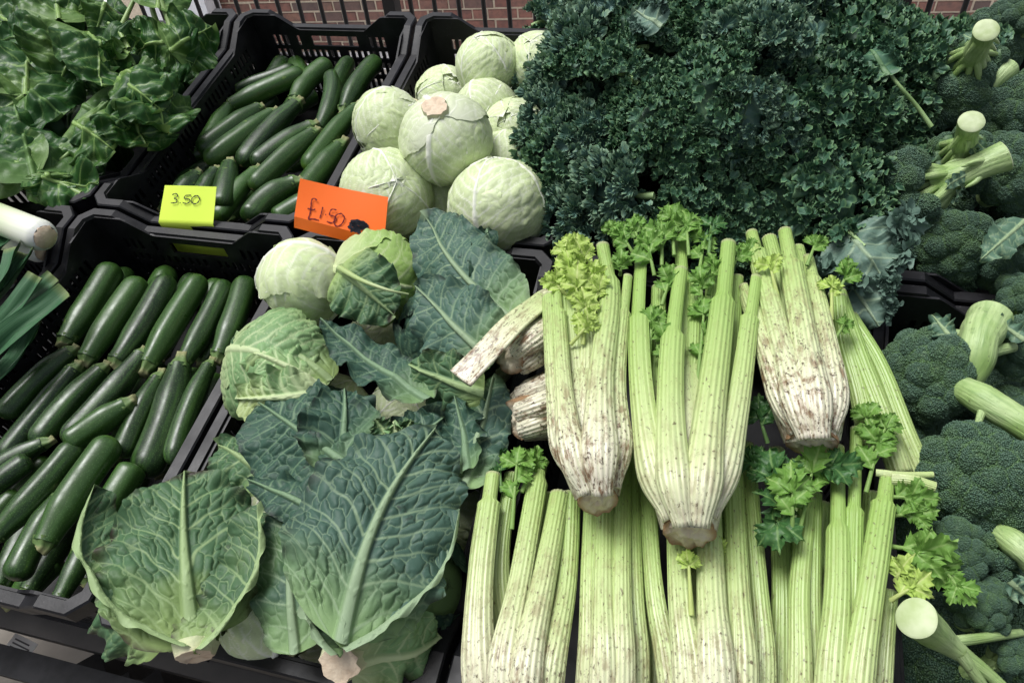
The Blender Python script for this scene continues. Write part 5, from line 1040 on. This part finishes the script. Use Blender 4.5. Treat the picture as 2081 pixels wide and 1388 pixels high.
for i, (pts, w, sd) in enumerate([([(1600, 1500, -.03), (1605, 1340, -.02), (1612, 1180, -.02), (1625, 1020, -.02)], 54, 37), ([(1650, 1500, -.03), (1655, 1340, -.02), (1660, 1180, -.02), (1670, 1020, -.02)], 54, 38), ([(1750, 1500, -.02), (1760, 1340, -.01), (1765, 1180, -.01), (1775, 1000, -.01)], 54, 39)]):
    celery_stalk(t, pts, w, (0, 0, 1), sd, dirt=.2, green=.14)
heart(t, [(1700, 1520, .0), (1700, 1430, .01), (1700, 1340, .005), (1690, 1150, -.01)], [50, 60, 48, 20], 4, .4)
for i, (pts, w, hx, sd, gr, nd) in enumerate([([(1620, 1500, .03), (1622, 1340, .04), (1622, 1190, .04), (1640, 1010, .035)], 52, -.4, 31, .10, None), ([(1655, 1500, .02), (1652, 1340, .03), (1650, 1190, .035), (1655, 1000, .035)], 40, -.1, 32, .12, None), ([(1680, 1500, .05), (1690, 1340, .06), (1702, 1180, .06), (1702, 905, .045)], 58, -.1, 33, .10, .68), ([(1722, 1500, .045), (1728, 1340, .052), (1732, 1180, .055), (1741, 868, .05)], 50, .05, 34, .12, .70), ([(1735, 1510, .055), (1752, 1340, .065), (1780, 1150, .065), (1806, 968, .055)], 64, .25, 35, .10, .88), ([(1790, 1500, .02), (1800, 1340, .03), (1812, 1200, .03)], 44, .6, 36, .10, None)]):
    celery_stalk(t, pts, w, (hx, 0, 1), sd, dirt=.3, green=gr, node=nd, flare=1.1)
for i, a in enumerate([((1600, 1080, .05), (1575, 975, .07), 85, (-.1, .2, 1), m_cld), ((1610, 1080, .06), (1610, 1000, .08), 80, (.1, .1, 1), m_clf), ((1620, 1100, .05), (1650, 960, .07), 75, (.2, .2, 1), m_clf), ((1570, 1000, .04), (1530, 940, .05), 60, (-.1, .2, 1), m_cld), ((1600, 960, .05), (1690, 945, .07), 72, (.1, .3, .9), m_cld), ((1560, 960, .04), (1580, 1060, .06), 85, (-.1, 0, 1), m_cld)]):
    celery_leaf(t, a[0], a[1], a[2], a[3], 40 + i, a[4], n=3)
t = bunch('leafy celery bunch lying at the right side of the pile by the broccoli', (1800, 1060, .02))
for i, (pts, w, hx, sd, gr) in enumerate([([(1885, 980, .02), (1840, 880, .03), (1785, 740, .04), (1725, 640, .04)], 46, .2, 41, .16), ([(1830, 960, .03), (1790, 840, .045), (1745, 720, .05), (1700, 590, .05)], 48, .1, 42, .15), ([(1770, 930, .03), (1745, 800, .045), (1715, 690, .05), (1705, 600, .055)], 42, .0, 43, .15), ([(1760, 900, .0), (1770, 820, .01), (1735, 700, .01)], 46, .0, 46, .16)]):
    celery_stalk(t, pts, w, (hx, 0, 1), sd, dirt=.15, green=gr, flare=1.0)
celery_stalk(t, [(1812, 972, .06), (1850, 975, .065), (1902, 990, .065)], 28, (.2, .1, 1), 44, dirt=.1, green=.15, flare=1); celery_stalk(t, [(1780, 960, .055), (1840, 965, .06), (1898, 964, .062)], 16, (.2, .1, 1), 45, dirt=.1, green=.15, flare=1)
for i, a in enumerate([((1760, 1000, .05), (1785, 900, .06), 75, (.1, .2, 1), m_clf), ((1800, 1010, .05), (1850, 1010, .06), 60, (.2, .1, 1), m_clf), ((1810, 1110, .05), (1868, 1118, .065), 80, (.2, .0, 1), m_clf), ((1820, 1150, .05), (1905, 1150, .055), 75, (.3, -.1, 1), m_clf), ((1810, 1220, .05), (1850, 1195, .06), 62, (.1, .1, 1), m_cly), ((1800, 1050, .04), (1860, 1045, .055), 60, (.2, .2, 1), m_clf), ((1905, 1140, .05), (1945, 1190, .055), 60, (.2, .0, 1), m_clf), ((1820, 1180, .05), (1830, 1160, .06), 50, (.0, .2, 1), m_cly), ((1780, 920, .05), (1760, 850, .06), 52, (-.1, .2, 1), m_clf), ((1760, 930, .05), (1800, 870, .06), 50, (.2, .2, 1), m_clf)]):
    celery_leaf(t, a[0], a[1], a[2], a[3], 60 + i, a[4], n=3)
# --- bunches with root ends facing left, under the left hero
t = bunch('celery bunch on its side, brown-rimmed cut root facing left', (1040, 720, .035))
heart(t, [(1040, 722, .038), (1062, 702, .04), (1105, 668, .04), (1180, 610, .03)], [44, 62, 68, 50], 5, 1.0)
root_cut(t, (1034, 726, .064), 38, (-.66, -.30, .68), 51, .035)
for i, (pts, w, hh) in enumerate([([(1030, 690, .06), (1060, 660, .075), (1110, 625, .07), (1200, 560, .05)], 48, (-.4, .7, .7)), ([(1045, 720, .07), (1075, 695, .09), (1120, 660, .085), (1210, 590, .06)], 50, (-.1, .1, 1)), ([(1060, 752, .05), (1085, 735, .065), (1130, 700, .06), (1200, 650, .05)], 50, (.1, -.7, .7))]):
    celery_stalk(t, pts, w, hh, 52 + i, dirt=1.0, base0=.75)
t = bunch('celery bunch low at the left of the pile, stained root end', (1075, 840, .02))
heart(t, [(1050, 850, .02), (1070, 842, .022), (1110, 825, .022), (1190, 790, .02)], [48, 66, 66, 50], 6, 1.0, )
root_cut(t, (1050, 852, .045), 42, (-.80, -.30, .50), 56, .03)
for i, (pts, w, hh) in enumerate([([(1050, 800, .045), (1085, 785, .055), (1140, 760, .05)], 48, (-.2, .7, .7)), ([(1050, 840, .06), (1085, 828, .075), (1150, 805, .07)], 54, (-.2, 0, 1)), ([(1060, 880, .05), (1090, 870, .06), (1150, 850, .05)], 54, (0, -.6, .8))]):
    celery_stalk(t, pts, w, hh, 57 + i, dirt=1.0, base0=.8)
t = thing('celery_stalk', 'single broken celery stalk, hollow side up, poking out to the left', 'celery', at(950, 760, .05))
celery_stalk(t, [(938, 772, .095), (990, 718, .10), (1050, 655, .10), (1115, 605, .085)], 66, (.25, -.55, -.75), 59, dirt=.8, flare=1.0, dep=.30)
# --- hero bunches on top
t = bunch('celery bunch on top at the left, muddy white root end towards the viewer', (1210, 1000, .09))
heart(t, [(1214, 1012, .085), (1208, 960, .09), (1200, 890, .088), (1195, 800, .08), (1190, 700, .075)], [44, 74, 80, 62, 30], 7, 1.0)
root_cut(t, (1215, 1018, .088), 42, (.1, -.72, .62), 61)
celery_stalk(t, [(1180, 985, .105), (1140, 900, .115), (1122, 760, .11), (1112, 600, .10)], 46, (-.55, .1, .9), 61, dirt=.9, base0=.6, flare=1.5)
celery_stalk(t, [(1190, 1005, .115), (1158, 920, .128), (1140, 760, .118), (1128, 560, .10)], 44, (-.25, .05, 1), 62, dirt=.9, base0=.6, flare=1.45, node=.80, green=-.01)
celery_stalk(t, [(1225, 1008, .12), (1220, 920, .136), (1222, 760, .125), (1240, 600, .11), (1225, 495, .105)], 60, (.1, .0, 1), 63, dirt=.75, base0=.6, flare=1.3, node=.82, green=-.015)
celery_stalk(t, [(1250, 990, .105), (1262, 900, .115), (1258, 760, .11), (1278, 560, .10)], 44, (.55, .1, .9), 64, dirt=.9, base0=.6, flare=1.5, node=.80)
celery_stalk(t, [(1180, 860, .10), (1170, 720, .10), (1155, 560, .095)], 42, (-.1, 0, 1), 65, dirt=.25, green=.05)
celery_stalk(t, [(1195, 840, .10), (1196, 700, .102), (1190, 590, .10)], 44, (.05, 0, 1), 66, dirt=.25, green=.05)
celery_stalk(t, [(1160, 850, .10), (1150, 700, .10), (1140, 520, .095)], 30, (-.1, 0, 1), 67, dirt=.2, green=.07)
for i, a in enumerate([((1165, 620, .10), (1158, 545, .115), 60, (0, .1, 1), m_cly), ((1150, 560, .10), (1150, 515, .11), 52, (-.1, .1, 1), m_cly), ((1190, 560, .10), (1185, 525, .115), 50, (.1, .1, 1), m_cly), ((1185, 700, .11), (1190, 625, .125), 54, (0, .1, 1), m_cly), ((1160, 700, .11), (1195, 660, .125), 42, (.1, .1, 1), m_cly), ((1180, 560, .10), (1205, 555, .115), 46, (.2, .1, 1), m_cly), ((1150, 600, .1), (1130, 575, .11), 46, (-.2, .1, 1), m_cly), ((1175, 640, .105), (1172, 585, .12), 58, (0, .2, 1), m_cly), ((1200, 640, .105), (1215, 590, .118), 50, (.2, .1, 1), m_cly), ((1160, 560, .1), (1170, 500, .112), 50, (.05, .3, 1), m_cly), ((1260, 560, .09), (1262, 540, .1), 40, (.1, .1, 1), m_clf)]):
    celery_leaf(t, a[0], a[1], a[2], a[3], 80 + i, a[4], n=3)
t = bunch('largest celery bunch, on top in the centre of the pile', (1400, 1060, .09))
heart(t, [(1400, 1078, .085), (1398, 1020, .09), (1392, 940, .085), (1390, 840, .075), (1395, 700, .07)], [54, 84, 92, 70, 30], 8, .5)
root_cut(t, (1400, 1084, .088), 54, (-.02, -.80, .5), 71)
celery_stalk(t, [(1362, 1055, .105), (1322, 950, .115), (1300, 800, .112), (1294, 660, .105), (1300, 530, .095)], 62, (-.5, .05, .9), 71, dirt=.30, base0=.6, flare=1.25, node=.72, green=.05)
celery_stalk(t, [(1388, 1070, .12), (1368, 980, .135), (1360, 850, .128), (1364, 700, .118), (1382, 545, .105)], 62, (-.12, 0, 1), 72, dirt=.25, base0=.6, flare=1.2, node=.68, green=.05)
celery_stalk(t, [(1420, 1070, .118), (1430, 980, .132), (1445, 830, .125), (1468, 640, .115), (1482, 490, .105)], 66, (.15, 0, 1), 73, dirt=.30, base0=.6, flare=1.25, node=.74, green=.03)
celery_stalk(t, [(1446, 1050, .10), (1480, 950, .112), (1505, 820, .11), (1526, 660, .105), (1540, 562, .1)], 56, (.5, 0, .9), 74, dirt=.30, base0=.6, flare=1.25, node=.78, green=.04)
celery_stalk(t, [(1400, 950, .09), (1404, 800, .095), (1412, 560, .09)], 44, (0, 0, 1), 75, dirt=.1, green=.10)
celery_stalk(t, [(1335, 950, .08), (1335, 800, .085), (1338, 580, .085)], 40, (-.1, 0, 1), 76, dirt=.1, green=.18)
celery_stalk(t, [(1425, 950, .085), (1440, 780, .085), (1448, 560, .085)], 36, (.1, 0, 1), 77, dirt=.1, green=.16)
celery_stalk(t, [(1395, 800, .09), (1388, 600, .09), (1382, 475, .085)], 32, (0, 0, 1), 78, dirt=.1, green=.16); celery_stalk(t, [(1475, 900, .07), (1490, 740, .08), (1500, 560, .08)], 34, (.2, 0, 1), 79, dirt=.1, green=.15)
for i, a in enumerate([((1330, 560, .1), (1318, 500, .11), 62, (-.1, .1, 1), m_clf), ((1345, 540, .1), (1345, 475, .105), 60, (0, .2, 1), m_clf), ((1400, 520, .1), (1395, 460, .105), 62, (0, .2, 1), m_clf), ((1420, 560, .1), (1430, 490, .1), 55, (.1, .1, 1), m_clf), ((1425, 620, .1), (1425, 575, .115), 46, (.1, .1, 1), m_clf), ((1320, 720, .1), (1325, 655, .11), 52, (-.1, .1, 1), m_clf), ((1345, 760, .1), (1350, 690, .11), 55, (0, .1, 1), m_clf), ((1415, 800, .1), (1430, 640, .105), 58, (.1, .1, 1), m_clf), ((1290, 520, .09), (1265, 480, .1), 50, (-.1, .2, 1), m_clf), ((1345, 620, .1), (1360, 570, .105), 55, (0, .1, 1), m_clf), ((1440, 600, .1), (1450, 545, .105), 52, (.1, .1, 1), m_clf), ((1300, 500, .09), (1290, 465, .1), 48, (-.1, .2, 1), m_clf), ((1370, 520, .1), (1365, 445, .1), 56, (0, .2, 1), m_clf), ((1440, 520, .1), (1445, 460, .1), 52, (.1, .2, 1), m_cld)]):
    celery_leaf(t, a[0], a[1], a[2], a[3], 100 + i, a[4], n=3)
t = bunch('dirtiest celery bunch, brown-stained root at the right of the pile', (1650, 890, .08))
heart(t, [(1650, 898, .072), (1645, 850, .08), (1640, 790, .078), (1620, 700, .07), (1600, 600, .06)], [52, 78, 76, 58, 30], 9, 1.1)
root_cut(t, (1651, 902, .075), 50, (.02, -.85, .42), 81)
celery_stalk(t, [(1618, 880, .09), (1585, 810, .10), (1545, 690, .098), (1508, 580, .085)], 46, (-.5, .05, .9), 81, dirt=1.0, base0=.65, flare=1.4, node=.93)
celery_stalk(t, [(1640, 892, .105), (1618, 820, .115), (1580, 680, .108), (1525, 470, .08)], 54, (-.2, .05, 1), 82, dirt=1.0, base0=.65, flare=1.25, node=.88, green=.0)
celery_stalk(t, [(1665, 892, .108), (1655, 810, .12), (1630, 660, .112), (1595, 465, .085)], 60, (.1, .05, 1), 83, dirt=1.0, base0=.65, flare=1.25, node=.80)
celery_stalk(t, [(1690, 875, .092), (1702, 800, .10), (1680, 670, .098), (1645, 520, .08)], 50, (.5, .05, .9), 84, dirt=.9, base0=.65, flare=1.3, node=.84)
celery_stalk(t, [(1630, 760, .08), (1600, 620, .08), (1562, 480, .07)], 40, (0, 0, 1), 85, dirt=.3, green=.08); celery_stalk(t, [(1665, 750, .08), (1650, 620, .08), (1620, 500, .07)], 36, (0, 0, 1), 86, dirt=.3, green=.08)
for i, a in enumerate([((1580, 600, .1), (1565, 540, .11), 46, (-.1, .1, 1), m_cly), ((1690, 650, .09), (1690, 585, .1), 46, (.1, .1, 1), m_cly), ((1560, 900, .05), (1545, 850, .06), 60, (-.1, .1, 1), m_cld), ((1690, 700, .08), (1715, 660, .08), 40, (.1, .1, 1), m_clf), ((1700, 600, .08), (1720, 560, .09), 50, (.1, .1, 1), m_clf), ((1540, 560, .08), (1520, 510, .085), 46, (-.1, .2, 1), m_clf), ((1640, 540, .09), (1655, 500, .095), 44, (.1, .2, 1), m_clf), ((1250, 500, .085), (1245, 470, .09), 44, (0, .2, 1), m_clf), ((1480, 560, .085), (1500, 520, .09), 46, (.1, .2, 1), m_clf)]):
    celery_leaf(t, a[0], a[1], a[2], a[3], 140 + i, a[4], n=2)
# hidden filling so that the pile has a body
for i, (u, v, d, h) in enumerate([]):
    P0 = np.array([u, v, h]); t = thing('celery', 'celery bunch buried underneath the others', 'celery', P0, gc)
    for j in range(5):
        P = catmull([P0 + np.array([.014 * (j - 2), 0, 0]), P0 + np.array([.02 * (j - 2), d * .5, .01]), P0 + np.array([.024 * (j - 2), d, .0])], 20); V, F, al, an = tube(P, .014, 12, (0, 0, 1)); b = MB(); b.add(V - P0, F, along=al * .28, across=np.cos(an), rib=np.cos(an * 8), dirt=.5); part('stalk', b.mesh('hidden_stalk', m_cel), t)
# ================================================================== small things under and on the stall
m_paper = simple_mat('paper', (.62, .62, .62), (.72, .72, .72), 20, .6); m_prt, n_, l_, b_ = mat('print'); b_.inputs['Base Color'].default_value = (.05, .05, .06, 1)
pw = at_plane(28, 1332, at(28, 1332, -.30), (0, 0, 1)); t = thing('label_card', 'white printed label hanging below the front rail at the bottom left', 'label', pw, R=Matrix.Rotation(math.radians(-8), 3, 'Z'))
b = MB(); b.add(boxv((-.022, -.002, -.0006), (.024, .026, .0006)), BOXQ); b.add(boxv((-.024, -.018, -.0016), (.026, -.003, -.0004)), BOXQ); part('card', b.mesh('label', m_paper, False), t)
b = MB()
for k in range(4): b.add(boxv((-.016, .002 + .0055 * k, .0007), (.018 - .005 * (k % 2), .0042 + .0055 * k, .0011)), BOXQ)
b.add(boxv((-.020, -.014, -.0003), (.022, -.007, .0001)), BOXQ); part('printed_lines', b.mesh('printed_lines', m_prt, False), t)
# dead leaves on the paving
m_dead = leaf_mat('dead_leaf', (.24, .085, .03), (.14, .06, .03), (.3, .16, .07), rough=.7, trans=.05)
rg = np.random.RandomState(9)
for k in range(10):
    x, y = rg.uniform(-.75, .1), rg.uniform(-1.3, -.6); a = rg.uniform(0, 6.28); L_ = rg.uniform(.04, .08); d = np.array([math.cos(a), math.sin(a), 0]) * L_
    lb = leaf_between(k, (0, 0, 0), d, (0, 0, 1), L_ * .6, 20, 16, outl(.8, .6, .1), .5, .5, lat=.01, midw=.002, latw=.0006, blister=.0005, cell=.006, rim=.2, ruffle=.004, lump=.003)
    whole('dead_leaf', lb.mesh('dead_leaf', m_dead), 'brown dead leaf on the paving below the stall', 'dead leaf', 'dead leaves on the paving', (x, y, .034), world=True)
